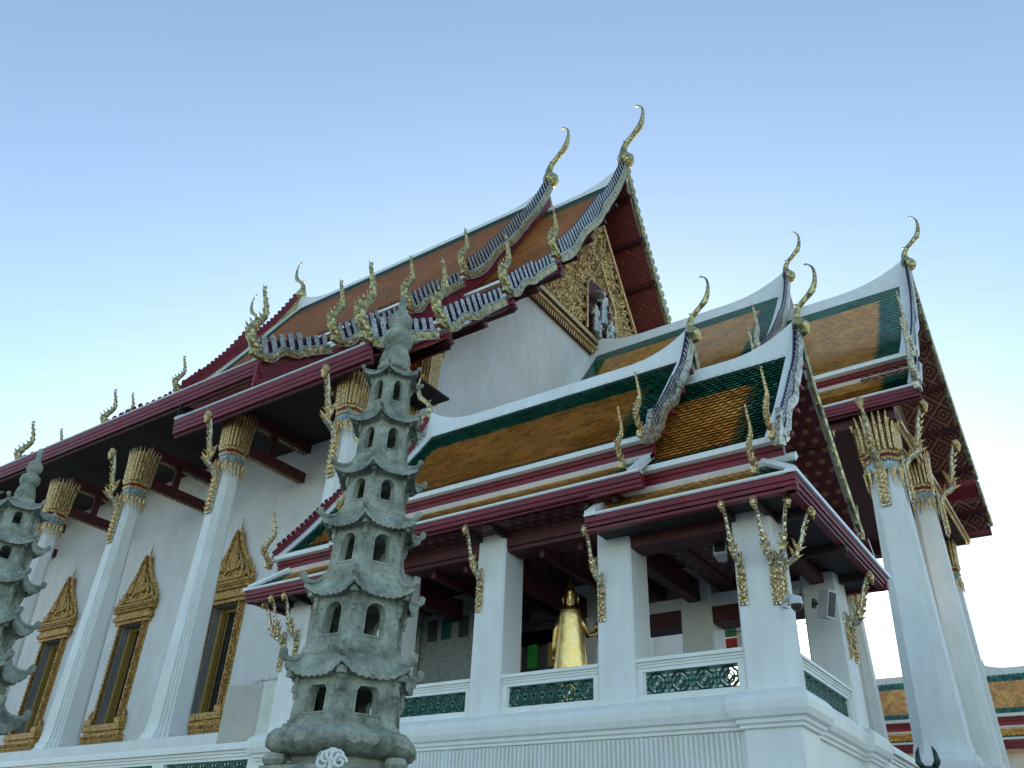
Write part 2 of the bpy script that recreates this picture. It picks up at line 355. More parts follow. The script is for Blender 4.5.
def rake(parent,x,sgx,yc,sg,pr,w_,tooth,matA,matB,apex_lift=0,wave=True,thick=.08,t0=0,hook=None,outline=None,hs=1.0):
    """barge board on the gable edge: straight upper part, serpentine lower part, teeth on top. sgx = outward direction"""
    N=34; pts=[]
    Lc=pr.len
    for i in range(N+1):
        t=lerp(t0,Lc,i/N); p,d,nn=pr.at(t); s=i/N
        q=Vector((p.x,p.y))
        if apex_lift and s<.25: q.y+=apex_lift*(1-s/.25)**1.6
        pts.append((q,nn,s))
    mb=MB(); rows=[]
    for q,nn,s in pts:
        ph=0; hw=w_*.5
        if wave and s>.42:
            k=(s-.42)/.58; ph=math.sin(k*math.pi*3.0)*w_*.40; hw=w_*(.40+.08*k)
        elif wave and s>.38: hw=w_*.6
        c=q+nn*(w_*.05-ph*.6); a=c+nn*hw*.7; b=c-nn*hw
        rows.append([(x,yc+sg*a.x,a.y),(x+sgx*thick,yc+sg*a.x,a.y),(x+sgx*thick*1.4,yc+sg*(a.x+b.x)/2,(a.y+b.y)/2),(x+sgx*thick,yc+sg*b.x,b.y),(x,yc+sg*b.x,b.y)])
    mb.loft(rows,0)
    o=mb.build('barge_board',[matA],parent,smooth=True)
    if outline:
        m2=MB(); m2.tube([Vector(r[1])+Vector((sgx*.012,0,0)) for r in rows],w_*.06,6,0)
        m2.tube([Vector(r[3])+Vector((sgx*.012,0,0)) for r in rows],w_*.035,6,0)
        m2.build('glass_edging',[outline],parent,smooth=True)
    # teeth
    mt=MB(); n=max(4,int((Lc-t0)/tooth))
    for k in range(n):
        s=(k+.5)/n
        if s>.97: continue
        i=s*N; i0=int(i); q=pts[i0][0].lerp(pts[min(i0+1,N)][0],i-i0); nn=pts[i0][1]; dd=Vector((nn.y,-nn.x))
        h=w_*(.95 if s>.4 else .75)*hs; b0=q+nn*w_*.30; hw=tooth*.31
        lean=dd*(-tooth*.25)
        P=[b0-dd*hw,b0+dd*hw,b0+dd*hw+nn*h*.88+lean,b0+nn*h*.98+lean*1.1,b0-dd*hw+nn*h*.88+lean]
        xa=x+sgx*thick*.1; xb=x+sgx*thick*.75
        A=[(xa,yc+sg*p.x,p.y) for p in P]; B=[(xb,yc+sg*p.x,p.y) for p in P]
        mt.face(B,0); mt.face(A[::-1],1)
        for a in range(5):
            c=(a+1)%5; mt.face([A[a],A[c],B[c],B[a]],1)
    # dark backing strip the teeth stand against
    rr=[]
    for q,nn,s in pts:
        a=q+nn*w_*.25; b=q+nn*(w_*.25+w_*.62*hs)
        rr.append([(x-sgx*.02,yc+sg*a.x,a.y),(x+sgx*.01,yc+sg*a.x,a.y),(x+sgx*.01,yc+sg*b.x,b.y),(x-sgx*.02,yc+sg*b.x,b.y)])
    mt.loft(rr,2)
    mt.build('roof_crest_teeth',[matB,PURPLE if (sgx>0 and w_>.2) else MAROON,PURPLE if sgx>0 else MAROON],parent)
    return pts
def hook_mesh(h,mat_i=0,kr=1.0):
    """naga-head finial: S-curved horn with flame spikes; local: outward = -y, up = z"""
    mb=MB(); P=[]; rad=[]
    ctrl=[(0,.10,.0,.03),(0,.04,.05,.07),(0,-.07,.13,.08),(0,-.12,.25,.075),(0,-.07,.37,.065),(0,.0,.48,.056),(0,.03,.60,.046),(0,.0,.74,.036),(0,-.05,.86,.026),(0,-.07,.94,.016),(0,-.04,1.0,.004)]
    n=len(ctrl)
    for i in range(n-1):
        for k in range(4):
            t=k/4; p0=ctrl[max(i-1,0)];p1=ctrl[i];p2=ctrl[i+1];p3=ctrl[min(i+2,n-1)]
            v=[.5*((2*p1[a])+(-p0[a]+p2[a])*t+(2*p0[a]-5*p1[a]+4*p2[a]-p3[a])*t*t+(-p0[a]+3*p1[a]-3*p2[a]+p3[a])*t**3) for a in range(4)]
            P.append(Vector((v[0],v[1],v[2]))*h); rad.append(max(.006,v[3]*kr)*h)
    P.append(Vector(ctrl[-1][:3])*h); rad.append(.004*h)
    mb.tube(P,rad,8,mat_i,up=(1,0,0))
    for i in range(3,len(P)-4,3):
        s=1-i/len(P)
        mb.cone(P[i]+Vector((0,-rad[i]*.5,0)),Vector((0,-.075,.075))*h*(.4+s),.028*h*(.5+s),mat_i,5,.5)
        mb.cone(P[i]+Vector((0,rad[i]*.5,0)),Vector((0,.06,.075))*h*(.4+s),.028*h*(.5+s),mat_i,5,.5)
        mb.cone(P[i]+Vector((rad[i]*.5,0,0)),Vector((.03,-.02,.06))*h*(.4+s),.018*h*(.5+s),mat_i,5,.5)
    mb.cone(Vector((0,-.13,.16))*h,Vector((0,-.10,.10))*h,.035*h,mat_i,6,.5)
    mb.cone(Vector((0,.03,.08))*h,Vector((0,.10,.09))*h,.035*h,mat_i,6,.5)
    mb.box(-.035*h,.035*h,-.05*h,.10*h,-.06*h,.03*h,mat_i)
    return mb
def chofa_mesh(h,sgx):
    """slender ridge finial: bulb, long neck with a beak, thin crest curling back"""
    mb=MB(); ctrl=[(.02,-.04,.02),(.03,.03,.075),(.02,.10,.085),(.0,.18,.06),(.0,.28,.045),(.04,.38,.036),(.13,.48,.034),(.20,.56,.040),(.235,.64,.034),(.255,.74,.026),(.26,.84,.018),(.245,.92,.013),(.215,.965,.010),(.185,.99,.012),(.16,.985,.004)]
    P=[];rad=[];n=len(ctrl)
    for i in range(n-1):
        for k in range(3):
            t=k/3; p0=ctrl[max(i-1,0)];p1=ctrl[i];p2=ctrl[i+1];p3=ctrl[min(i+2,n-1)]
            v=[.5*((2*p1[a])+(-p0[a]+p2[a])*t+(2*p0[a]-5*p1[a]+4*p2[a]-p3[a])*t*t+(-p0[a]+3*p1[a]-3*p2[a]+p3[a])*t**3) for a in range(3)]
            P.append(Vector((v[0]*sgx*1.15,0,v[1]))*h); rad.append(v[2]*h*(1.3 if v[1]<.2 else 1.05))
    mb.tube(P,rad,8,0,up=(0,1,0))
    mb.cone(Vector((.20*sgx,0,.555))*h,Vector((.085*sgx,0,-.03))*h,.028*h,0,6)
    mb.cone(Vector((.03*sgx,0,.42))*h,Vector((-.05*sgx,0,.03))*h,.02*h,0,5)
    return mb
_ch={}
def chofa(parent,x,y,z,h,sgx,mat=None):
    k=(round(h,2),sgx); mat=mat or GOLDC
    if k in _ch: return dup(_ch[k],parent,(x,y,z))
    o=chofa_mesh(h,sgx).build('ridge_finial',[mat],parent,smooth='all',loc=(x,y,z)); _ch[k]=o; return o
_hk={}
def hook(parent,x,y,z,h,rz=0,mat=None):
    k=(round(h,2),mat.name if mat else ''); 
    if k in _hk: return dup(_hk[k],parent,(x,y,z),rz)
    o=hook_mesh(h,0,.55 if mat else .85).build('hook_finial',[mat or GOLDC],parent,smooth=True,loc=(x,y,z)); o.rotation_euler=(0,0,rz); _hk[k]=o; return o
def ridge_bar(parent,x0,x1,yc,z0,lift,L,wd,ht,mat=None):
    mb=MB(); rows=[]; n=60
    for i in range(n+1):
        s=i/n; u=x0+(x1-x0)*(.5-.5*math.cos(math.pi*s)); zt=ridge_z(u,x0,x1,z0,lift,L)
        k=(zt-z0)
        rows.append([(u,yc-wd,z0-wd*1.5),(u,yc-wd*.55,z0+k*.2+ht*.2),(u,yc-wd*.42,zt+ht*.8),(u,yc-wd*.25,zt+ht),(u,yc+wd*.25,zt+ht),(u,yc+wd*.42,zt+ht*.8),(u,yc+wd*.55,z0+k*.2+ht*.2),(u,yc+wd,z0-wd*1.5)])
    mb.loft(rows,0)
    return mb.build('ridge_cap',[mat or SHEEN],parent,smooth=True)
def soffit(parent,x0,x1,yc,pr,off,mat,beams=4,bw=.12,sides=(-1,1),bm=None,proj=.1):
    mb=MB(); n=10
    for sg in sides:
        rows=[];
        for i in range(n+1):
            t=pr.len*i/n; p,d,nn=pr.at(t); q=p-nn*off
            q.x=max(q.x,.0)
            rows.append([(x0,yc+sg*q.x,q.y),(x1,yc+sg*q.x,q.y)])
        mb.grid(rows,0,uvf=lambda i,j:((x1-x0)*j,pr.len*i/n))
        for k in range(beams):
            t=pr.len*(k+.5)/beams; p,d,nn=pr.at(t); q=p-nn*(off+bw*.5); a=q-d*bw*.5-nn*bw*.5; b=q+d*bw*.5-nn*bw*.5; c=q+d*bw*.5+nn*bw*.45; e=q-d*bw*.5+nn*bw*.45
            mb.extr([(yc+sg*v.x,v.y) for v in (a,b,c,e)],'X',x0,x1+proj,1)
    return mb.build('soffit',[mat,bm or DKRED],parent)
def foot(mb,x0,x1,yc,sg,dy,z,size,band_h,inset,bandx=(0,0)):
    """white cornice line at the foot of a roof layer with the maroon band below it"""
    y=yc+sg*dy; s=size
    a,b=sorted((y-sg*s*.9,y+sg*s*.55)); mb.box(x0,x1,a,b,z-s*.55,z+s*.35,WHT)
    yi=y-sg*inset
    a,b=sorted((yi,yi-sg*.12)); mb.box(x0+bandx[0],x1-bandx[1],a,b,z-s*.55-band_h,z-s*.55+.002,MAR)
    a,b=sorted((yi+sg*band_h*.16,yi-sg*.02)); mb.box(x0+bandx[0],x1-bandx[1],a,b,z-s*.55-band_h*.42,z-s*.55-.004,MAR)
def fascia(parent,x0,x1,yc,sg,dy,z,ht,sw,back=.5,gilt=True):
    """stepped maroon eave board with a white drip line above"""
    mb=MB(); y=yc+sg*dy
    def bx(o0,o1,z0,z1,mi):
        a,b=sorted((y+sg*o0,y+sg*o1)); mb.box(x0,x1,a,b,z0,z1,mi)
    bx(-sw*2.2,.0,z,z+sw*.9,0); bx(-sw*.9,sw*.25,z+sw*.2,z+sw*.62,0)
    bx(-.16,-.02,z-ht*.42,z-.001,1); bx(-.18,-.05,z-ht*.72,z-ht*.42-.002,1); bx(-.20,-.08,z-ht,z-ht*.72-.002,1)
    if gilt: bx(-.30,-.20,z-ht*1.22,z-ht*.85,2)
    return mb.build('eave_board',[SHEEN,MAROON,DKRED],parent)

# ------------------------------------------------------------------ setting
g=MB(); g.box(-900,900,-900,900,-2.0,-1.6); g.build('ground',[PAVE])['kind']='structure'
g=MB(); g.box(-75,-3.75,12.3,75,-1.6,1.45); g.build('terrace',[PAVE])['kind']='structure'

# ------------------------------------------------------------------ the great hall
hall=thing('temple_hall','tall white columned temple hall with steep orange tiled roofs rising behind the small pavilion','temple hall',(-39,39,1.45))
FL=3.9          # hall floor
b=MB(); b.box(-66,-19.6,17.2,60,1.45,FL); b.box(-19.6,-3.4,29.6,46.4,1.45,FL-.01)
b.box(-66,-19.4,17.0,17.2,FL-.35,FL+.02,0); b.build('platform',[WHITE],hall)
b=MB(); b.box(-65,-19.7,17.6,59,FL+.002,FL+.02); b.box(-19.69,-3.8,30.0,46,FL+.002,FL+.02); b.build('floor',[FLOOR],hall)
# --- cella walls: side wall with window openings, gable walls
Yw=22.5; XG=-21.5; XB=-56.5
wins=[-24.2,-30.9,-37.7,-44.5,-51.3]; WB,WT,WH=5.95,10.45,.90
b=MB(); xs=[XG]
edges=[XG]
for wx in wins: edges+= [wx+WH,wx-WH]
edges.append(XB)
for i in range(0,len(edges),2): b.box(edges[i+1],edges[i],Yw,Yw+1.0,FL,17.9)
for wx in wins:
    b.box(wx-WH,wx+WH,Yw,Yw+1.0,FL,WB); b.box(wx-WH,wx+WH,Yw,Yw+1.0,WT,17.9)
b.box(XB,XG,Yw-.12,Yw-.001,FL,FL+.85); b.box(XB,XG,Yw-.18,Yw-.121,FL,FL+.35)
b.build('side_wall',[WALL],hall)
b=MB(); b.box(XB,XG,54.5,55.5,FL,17.9); b.build('side_wall',[WALL],hall)
MP=[(0,44.0),(2.2,40.4),(4.6,36.3),(7.0,32.5),(8.8,30.2),(9.3,29.3),(11.5,26.8),(13.1,24.9),(13.6,24.1),(16.0,21.7),(17.5,20.2),(18.1,19.5),(20.0,18.2),(21.5,17.15)]
def gablepoly(off=.6,zmin=FL,clip=99):
    P=[(d,z-off) for d,z in MP if z-off<clip and d<=16.4]
    return P
b=MB(); pl=[(d,z-.7) for d,z in MP if d<=16.3 and z-.7<=30]
top=[(39-9.0,29.2),(39+9.0,29.2)]
outl=[(39-16.5,FL)]+[(39-d,z) for d,z in reversed(pl) if d>9]+[(39-8.6,29.3),(39+8.6,29.3)]+[(39+d,z) for d,z in pl if d>9]+[(39+16.5,FL)]
b.extr(outl,'X',XG-.8,XG,0); b.box(XG-.001,XG+.12,22.5,55.5,FL,FL+.8)
b.build('gable_wall',[WALL],hall)
b=MB(); b.extr(outl,'X',XB,XB+.8,0); b.build('gable_wall',[WALL],hall)
# --- pediment: deep gilded scrollwork in a triangle
def pediment(parent,x,yc,z0,hb,zt,nx,detail,depth,mats):
    mb=MB(); N=nx; rows=[]
    for i in range(N+1):
        v=i/N; z=z0+(zt-z0)*v; hw=hb*(1-v)**.93+.02; row=[]
        for j in range(2*N+1):
            y=yc-hw+2*hw*j/(2*N)
            q=Vector((y*detail,z*detail,3.1)); ym=abs(y-yc)
            a=noise.noise(q*.6)*6.0
            sw=math.sin((ym+noise.noise(Vector((ym*.5,z*.5,9)))*1.6)*detail*3.0+a)*math.cos((z+noise.noise(Vector((ym*.4,z*.6,4)))*1.4)*detail*3.0-a*.7)
            d=depth*(.35+.5*sw+.35*noise.noise(q*2.4))
            edge=min(1,(hw-abs(y-yc))*2,(z-z0)*3+.05)
            row.append((x+max(0,d)*max(0,edge),y,z))
        rows.append(row)
    mb.grid(rows,0); mb.extr([(yc-hb,z0-.0),(yc+hb,z0-.0),(yc,zt)],'X',x-.5,x-.005,1)
    return mb.build('pediment',mats,parent)
ped=pediment(hall,XG+.15,38.1,29.9,7.6,40.9,150,1.5,.34,[GOLD,DKRED])
b=MB(); b.extr([(39-9.0,29.3),(39+9.0,29.3),(39+6.5,33.0),(39,43.2),(39-6.5,33.0)],'X',XG-.9,XG-.36,0); b.build('gable_backing',[DKRED],hall)
b=MB(); rl=random.Random(5)
for k in range(1100):
    v=rl.random()**1.3; z=30.0+v*10.5; hw=7.4*(1-v)**.95; y=38.1+rl.uniform(-hw,hw)
    if abs(y-38.2)<1.9*(1-v)+.2 and z<35.5: continue
    a=math.atan2(z-31,abs(y-38.1)+.1)*2.2+noise.noise(Vector((y*.7,z*.7,1)))*5
    sg_=1 if y>38.1 else -1; r0=rl.uniform(.10,.2); x0=XG+.15+rl.uniform(.22,.42); P=[]
    for i in range(6):
        t=i/5; aa=a+t*3.4; rr=r0*(1.25-.9*t); P.append((x0+.10*t,y+sg_*rr*math.cos(aa),z+rr*math.sin(aa)))
    b.tube(P,[.045,.06,.065,.055,.04,.015],5,0)
b.build('scroll_carving',[GOLD],ped)
b=MB()   # gilded cornice below the pediment with drip teeth
b.box(XG-.1,XG+.62,30.3,46.2,29.6,29.9,0); b.box(XG-.1,XG+.45,30.4,46.1,29.36,29.59,1); b.box(XG-.1,XG+.55,30.4,46.1,29.2,29.35,0); b.box(XG-.1,XG+.3,30.4,46.1,29.0,29.19,1)
for k in range(64): b.cone((XG+.30,30.5+k*.244,29.19),(0,0,-.42),.10,0,5)
b.build('cornice',[GOLDF,DKRED],ped)
b=MB()
for sg in(-1,1): b.tube([(XG+.55,38.1+sg*7.7,30.0),(XG+.55,38.1+sg*3.7,35.7),(XG+.55,38.1+sg*.1,41.2)],.14,6)
for sg in(-1,1): b.tube([(XG+.62,38.3+sg*1.9,30.0),(XG+.62,38.3+sg*1.8,33.6),(XG+.62,38.3+sg*.8,35.0),(XG+.62,38.3,36.6)],.11,6)
b.build('gilt_moulding',[GOLDF],ped,smooth=True)
b=MB()   # niche group: mirror-glass figures under a parasol on a gilded ground
b.box(XG+.3,XG+.42,36.7,39.9,30.1,34.6,1)
def fig(mb,y,z,h,mi,x=XG+.75):
    pr=[(.0,0),(.13,.01),(.12,.15),(.10,.3),(.12,.42),(.085,.52),(.14,.62),(.16,.70),(.06,.75),(.05,.78),(.085,.82),(.085,.88),(.05,.92),(.02,1.0),(0,1.04)]
    mb.lathe([(r*h,zz*h) for r,zz in pr],(x,y,z),10,mi,sc=(.7,1))
    for sg in(-1,1): mb.tube([(x,y+sg*.14*h,z+.68*h),(x+.08,y+sg*.24*h,z+.52*h),(x+.2,y+sg*.16*h,z+.60*h)],.035*h,6,mi)
fig(b,38.3,31.2,3.0,0); fig(b,37.3,30.1,2.3,0); fig(b,39.3,30.1,2.3,0); fig(b,37.8,30.0,1.4,0); fig(b,38.8,30,1.4,0)
b.lathe([(.55,0),(.5,.12),(.3,.28),(.05,.4),(.0,.6)],(XG+.8,37.3,32.9),14,0)
b.build('niche_figures',[MIRROR,DKRED,BLUEG],ped,smooth=True)

# --- main roof, two stacked tiers, each with four layers of slope
YC=39.0
def seg(a,b,dz=0): return [(MP[i][0],MP[i][1]+dz) for i in range(a,b)]
LAY=[(0,5),(5,8),(8,11),(11,14)]
def main_tier(x0,x1,dz,left,right,ends_far):
    roofs=None
    for li,(a,bb) in enumerate(LAY):
        sgp=seg(a,bb,dz)
        if li==0:
            mb,pr=roof_tier(hall,'roof',x0,x1,YC,sgp,.34,None,1.15,0,0,.5,.55)
            foot(mb,x0,x1,YC,-1,pr.P[-1].x,pr.P[-1].y,.22,.75,.35); foot(mb,x0,x1,YC,1,pr.P[-1].x,pr.P[-1].y,.22,.75,.35)
            rf=mb.build('roof',[GREEN2,ORANGE2,SHEEN,MAROON],hall); roofs=rf
            ridge_bar(rf,x0,x1,YC,sgp[0][1]+.05,1.3,4.5,.15,.22)
            ap=1.1
            
        else:
            pr=Prof(sgp); mb=MB()
            tiles(mb,x0+.5,x1-.5,YC,-1,pr,0,pr.len,.34,.28,lambda u,t:(GRN if (u<x0+1.6 or u>x1-1.6) else ORG),lift=.045)
            strip(mb,x0,x1,YC,1,pr,0,pr.len,-.02,.03,GRN)
            for u0,u1 in ((x0,x0+.5),(x1-.5,x1)):
                strip(mb,u0,u1,YC,-1,pr,0,pr.len,-.03,.1,WHT,8)
            if li<3: foot(mb,x0,x1,YC,-1,pr.P[-1].x,pr.P[-1].y,.2,.7,.35)
            rf=mb.build('roof',[GREEN2,ORANGE2,SHEEN,MAROON],hall); ap=0
        full=Prof(sgp)
        # right-hand (near) gable edge
        if right: rake(rf,x1,1,YC,-1,full,.46 if li else .58,.46,GOLDC,MIRROR,ap,True,.16,outline=PALEB,hs=1.75 if li else 1.5)
        if left: rake(rf,x0,-1,YC,-1,full,.8,.55,GOLDC,MAROON,ap,True,.16)
        if ends_far: rake(rf,x1,1,YC,1,full,.6,.6,GOLDC,GOLDC,ap,False,.16)
        p=full.P[-1]
        for xx in ([x1] if right else [])+([x0] if left else []):
            hook(rf,xx,YC-p.x-.35,p.y+.1,3.3)
        if ends_far: hook(rf,x1,YC+p.x+.3,p.y+.1,3.3,math.pi)
    fz=MP[-1][1]+dz
    fascia(roofs,x0,x1,YC,-1,MP[-1][0],fz-.02,.66,.10)
    fascia(roofs,x0,x1,YC,1,MP[-1][0],fz-.02,.66,.10)
    
    if right: chofa(roofs,x1-.1,YC,MP[0][1]+dz+1.15,5.7,1)
    if left: chofa(roofs,x0+.1,YC,MP[0][1]+dz+1.15,4.9,-1)
    return roofs
T1=main_tier(-52.9,-25.5,1.5,True,True,False)
T2=main_tier(-30.6,-19.1,0,False,True,True); T3=main_tier(-58.9,-47.4,0,True,False,False)
mainpr=Prof(MP,False)
soffit(T2,XG-.1,-19.15,YC,mainpr,.45,SOFFM,11,.28,bm=DKRED,proj=.25)
b=MB()  # maroon gable boards closing the step between the two tiers
for i in range(len(MP)-1):
    (d0,z0),(d1,z1)=MP[i],MP[i+1]
    for sg in(-1,1):
        b.extr([(YC+sg*d0,z0+1.25),(YC+sg*d1,z1+1.25),(YC+sg*d1,z1+.05),(YC+sg*d0,z0+.05)],'X',-25.7,-25.56,0)
b.build('gable_board',[MAROON],T1)
# aisle ceiling and tie beams
b=MB(); b.box(-58.5,-30.6,17.6,22.5,17.95,18.05,0); b.box(-30.6,-19.4,17.6,22.5,17.3,17.4,0); b.box(-30.7,-30.6,17.6,22.5,17.3,17.95,0)
b.build('aisle_ceiling',[BLACKW,DARK],hall)
cxs=[-20.9-6.68*k for k in range(7)]
bmx=MB(); bmx.box(-.22,.22,18.9,22.5,16.35,16.8,0)
bmx.box(-.18,.18,18.9,22.5,14.9,15.35,0)
for k in range(22): bmx.cone((.0,19.0+k*.16,14.91),(0,0,-.14),.06,1,4); bmx.cone((.0,19.0+k*.16,16.36),(0,0,-.14),.06,1,4)
bmx.box(-.1,.1,20.4,20.7,15.35,16.36,0)
bmx.v=[(x,y-18.7,z-16) for x,y,z in bmx.v]
bm0=bmx.build('tie_beam',[DKRED,GOLDF],hall,loc=(cxs[1],18.7,16.55))
for cx in cxs[2:]: dup(bm0,hall,(cx,18.7,16.55))
# --- columns
def column_obj(parent,x,y,z0,z1,w0,w1,caph):
    mb=MB(); H=z1-z0
    rings=[]
    for z,k in ((0,1.32),(.28,1.32),(.30,1.22),(.48,1.2),(.52,1.08),(.75,1.04),(.8,1.0)): rings.append(at(redent(w0*k),z))
    for i in range(1,9): rings.append(at(redent(lerp(w0,w1,i/8)),.8+(H-caph-.8)*i/8))
    mb.loft(rings,0)
    o=mb.build('column',[WHITE],parent,loc=(x,y,z0))
    c=MB(); zc=H-caph; h=caph
    # fringe of hanging leaves
    r=w1*.56
    def ringpts(rr,n):
        out=[]
        for k in range(n):
            a=2*math.pi*(k+.5)/n; ca,sa=math.cos(a),math.sin(a); s_=1/max(abs(ca),abs(sa)); s_=min(s_,1.18)
            out.append((rr*ca*s_,rr*sa*s_,ca,sa))
        return out
    for x_,y_,ca,sa in ringpts(r*1.02,16):
        c.cone((x_,y_,zc+.02),(ca*.03,sa*.03,-h*.30),w1*.12,0,5,.5)
    c.loft([at(redent(w1*k),z) for z,k in ((zc-.05,1.06),(zc+h*.16,1.08))],2)
    for x_,y_,ca,sa in ringpts(r*1.05,28): c.cone((x_,y_,zc),(0,0,h*.15),w1*.035,0,4)
    c.loft([at(redent(w1*k),z) for z,k in ((zc+h*.16,1.2),(zc+h*.2,1.28),(zc+h*.21,1.16),(zc+h*.25,1.16),(zc+h*.26,1.28),(zc+h*.31,1.3))],lambda i,j:1 if i in(2,) else 0)
    # tall petals flaring to spiky tips
    c.loft([at(redent(w1*k),z) for z,k in ((zc+h*.31,1.03),(zc+h*.6,1.06),(zc+h*.93,1.15))],0)
    n=24
    for row,(nn,zt,fl) in enumerate(((n,h*1.0,.20),(n,h*.84,.13))):
        for q,(x_,y_,ca,sa) in enumerate(ringpts(r*1.08,nn)):
            k=1+.0*row; P=[]; rad=[]
            for i in range(7):
                s=i/6; zz=zc+h*.31+(zt-h*.31)*s; off=w1*(.02+fl*s**2.6)
                P.append((x_+ca*off,y_+sa*off,zz)); rad.append(w1*(.085 if i<4 else (.085,.07,.045,.006)[i-3]))
            c.tube(P,rad,5,0)
    c.build('capital',[GOLDF,MAROON,BLUEG],o,loc=(x,y,z0),smooth=False)
    return o
col0=column_obj(hall,cxs[0],18.7,FL,17.0,1.16,.76,2.35)
for cx in cxs[1:]: dup(col0,hall,(cx,18.7,FL))
# --- eave brackets: naga bodies reaching from the column to the eave
def bracket_mesh(H,out,leaf):
    """local: pillar face at y=0, eave toward -y; z=0 at the lowest point of the foot strip"""
    mb=MB()
    mb.box(-.045*H,.045*H,-.02*H,0.0,0,.46*H,0)
    for k in range(8):
        z=.04*H+k*.05*H; mb.cone((0,-.02*H,z),(0,-.03*H,.03*H),.03*H,1,5)
        for s in(-1,1): mb.cone((s*.02*H,-.02*H,z),(s*.03*H,-.02*H,.03*H),.02*H,1,4)
    P=[(0,-.02*H,.36*H),(0,-.06*H,.44*H),(0,-.16*H*1.0,.5*H),(0,-out*.55,.58*H),(0,-out*.72,.7*H),(0,-out*.80,.82*H),(0,-out*.92,.92*H),(0,-out,.985*H)]
    mb.tube(P,[.022*H,.03*H,.032*H,.026*H,.022*H,.020*H,.018*H,.015*H],8,2,up=(1,0,0))
    for p,dx in ((P[2],.10),(P[1],.12),(P[3],.07)):
        for s in(-1,1):
            mb.cone(p,(s*dx*H*.55,-.05*H,.10*H),.035*H,1,5,.6); mb.cone(p,(s*dx*H*.4,.03*H,.13*H),.03*H,1,5,.6)
        mb.cone(p,(0,.05*H,.14*H),.035*H,1,5,.6); mb.cone(p,(0,-.10*H,.02*H),.035*H,1,5,.6)
    # gilded head under the eave
    mb.tube([P[-1],(0,-out*1.06,.99*H),(0,-out*1.12,.95*H),(0,-out*1.14,.88*H)],[.035*H,.045*H,.04*H,.01*H],7,1,up=(1,0,0))
    for k in range(4): mb.cone((0,-out*(1.0+.04*k),.97*H-.02*H*k),(0,-.03*H,.06*H),.025*H,1,5)
    for k in range(5): mb.cone(Vector(P[3]).lerp(Vector(P[6]),k/5)+Vector((0,-.02*H,0)),(0,-.045*H,.03*H),.022*H,1,4)
    return mb
def rot_loc(o,rz): o.rotation_euler=(0,0,rz); return o
br0=bracket_mesh(4.0,1.0,1).build('bracket',[GMIX,GOLDF,GMIX],hall,loc=(cxs[0],18.7-.44,12.45)); br0.rotation_euler=(0,0,R(-9)*0)
for cx in cxs[1:]: dup(br0,hall,(cx,18.25,12.45))
dup(br0,hall,(XG+.35,23.2,16.2),R(90)) if False else None
# corner pilaster with gilded capital on the gable wall
b=MB(); b.loft([at(redent(1.5),0),at(redent(1.2),.4),at(redent(1.15),13.9)],0)
pil=b.build('pilaster',[WHITE],hall,loc=(XG+.02,23.1,FL))
b=MB()
b.loft([at(redent(1.25*k),z) for z,k in ((0,.82),(.5,.86),(.55,.98),(.8,.98),(.85,.84),(3.3,1.08))],lambda i,j:1 if i==2 else 0)
for k in range(14):
    a=2*math.pi*k/14; b.cone((.5*math.cos(a),.5*math.sin(a),.1),(0,0,-1.0),.14,0,5); b.cone((.66*math.cos(a),.66*math.sin(a),3.1),(.3*math.cos(a),.3*math.sin(a),.7),.18,0,5)
b.build('capital',[GOLDF,MAROON],pil,loc=(XG+.02,23.1,17.6))
# gilded tie between corner column and pilaster
b=MB(); b.box(-22.0,-20.8,18.4,23.2,16.3,16.7,0); b.box(-21.7,-21.0,18.4,23.2,16.05,16.29,1)
for k in range(26): b.cone((-21.0,18.5+k*.18,16.1),(0.05,0,-.3),.08,0,5); b.cone((-20.85,18.5+k*.18,16.7),(0.1,0,.45),.09,0,5)
for k in range(26): b.box(-20.82,-20.78,18.42+k*.18,18.50+k*.18,16.36,16.62,2)
b.build('gilded_beam',[GOLDF,DKRED,TURQ],hall)
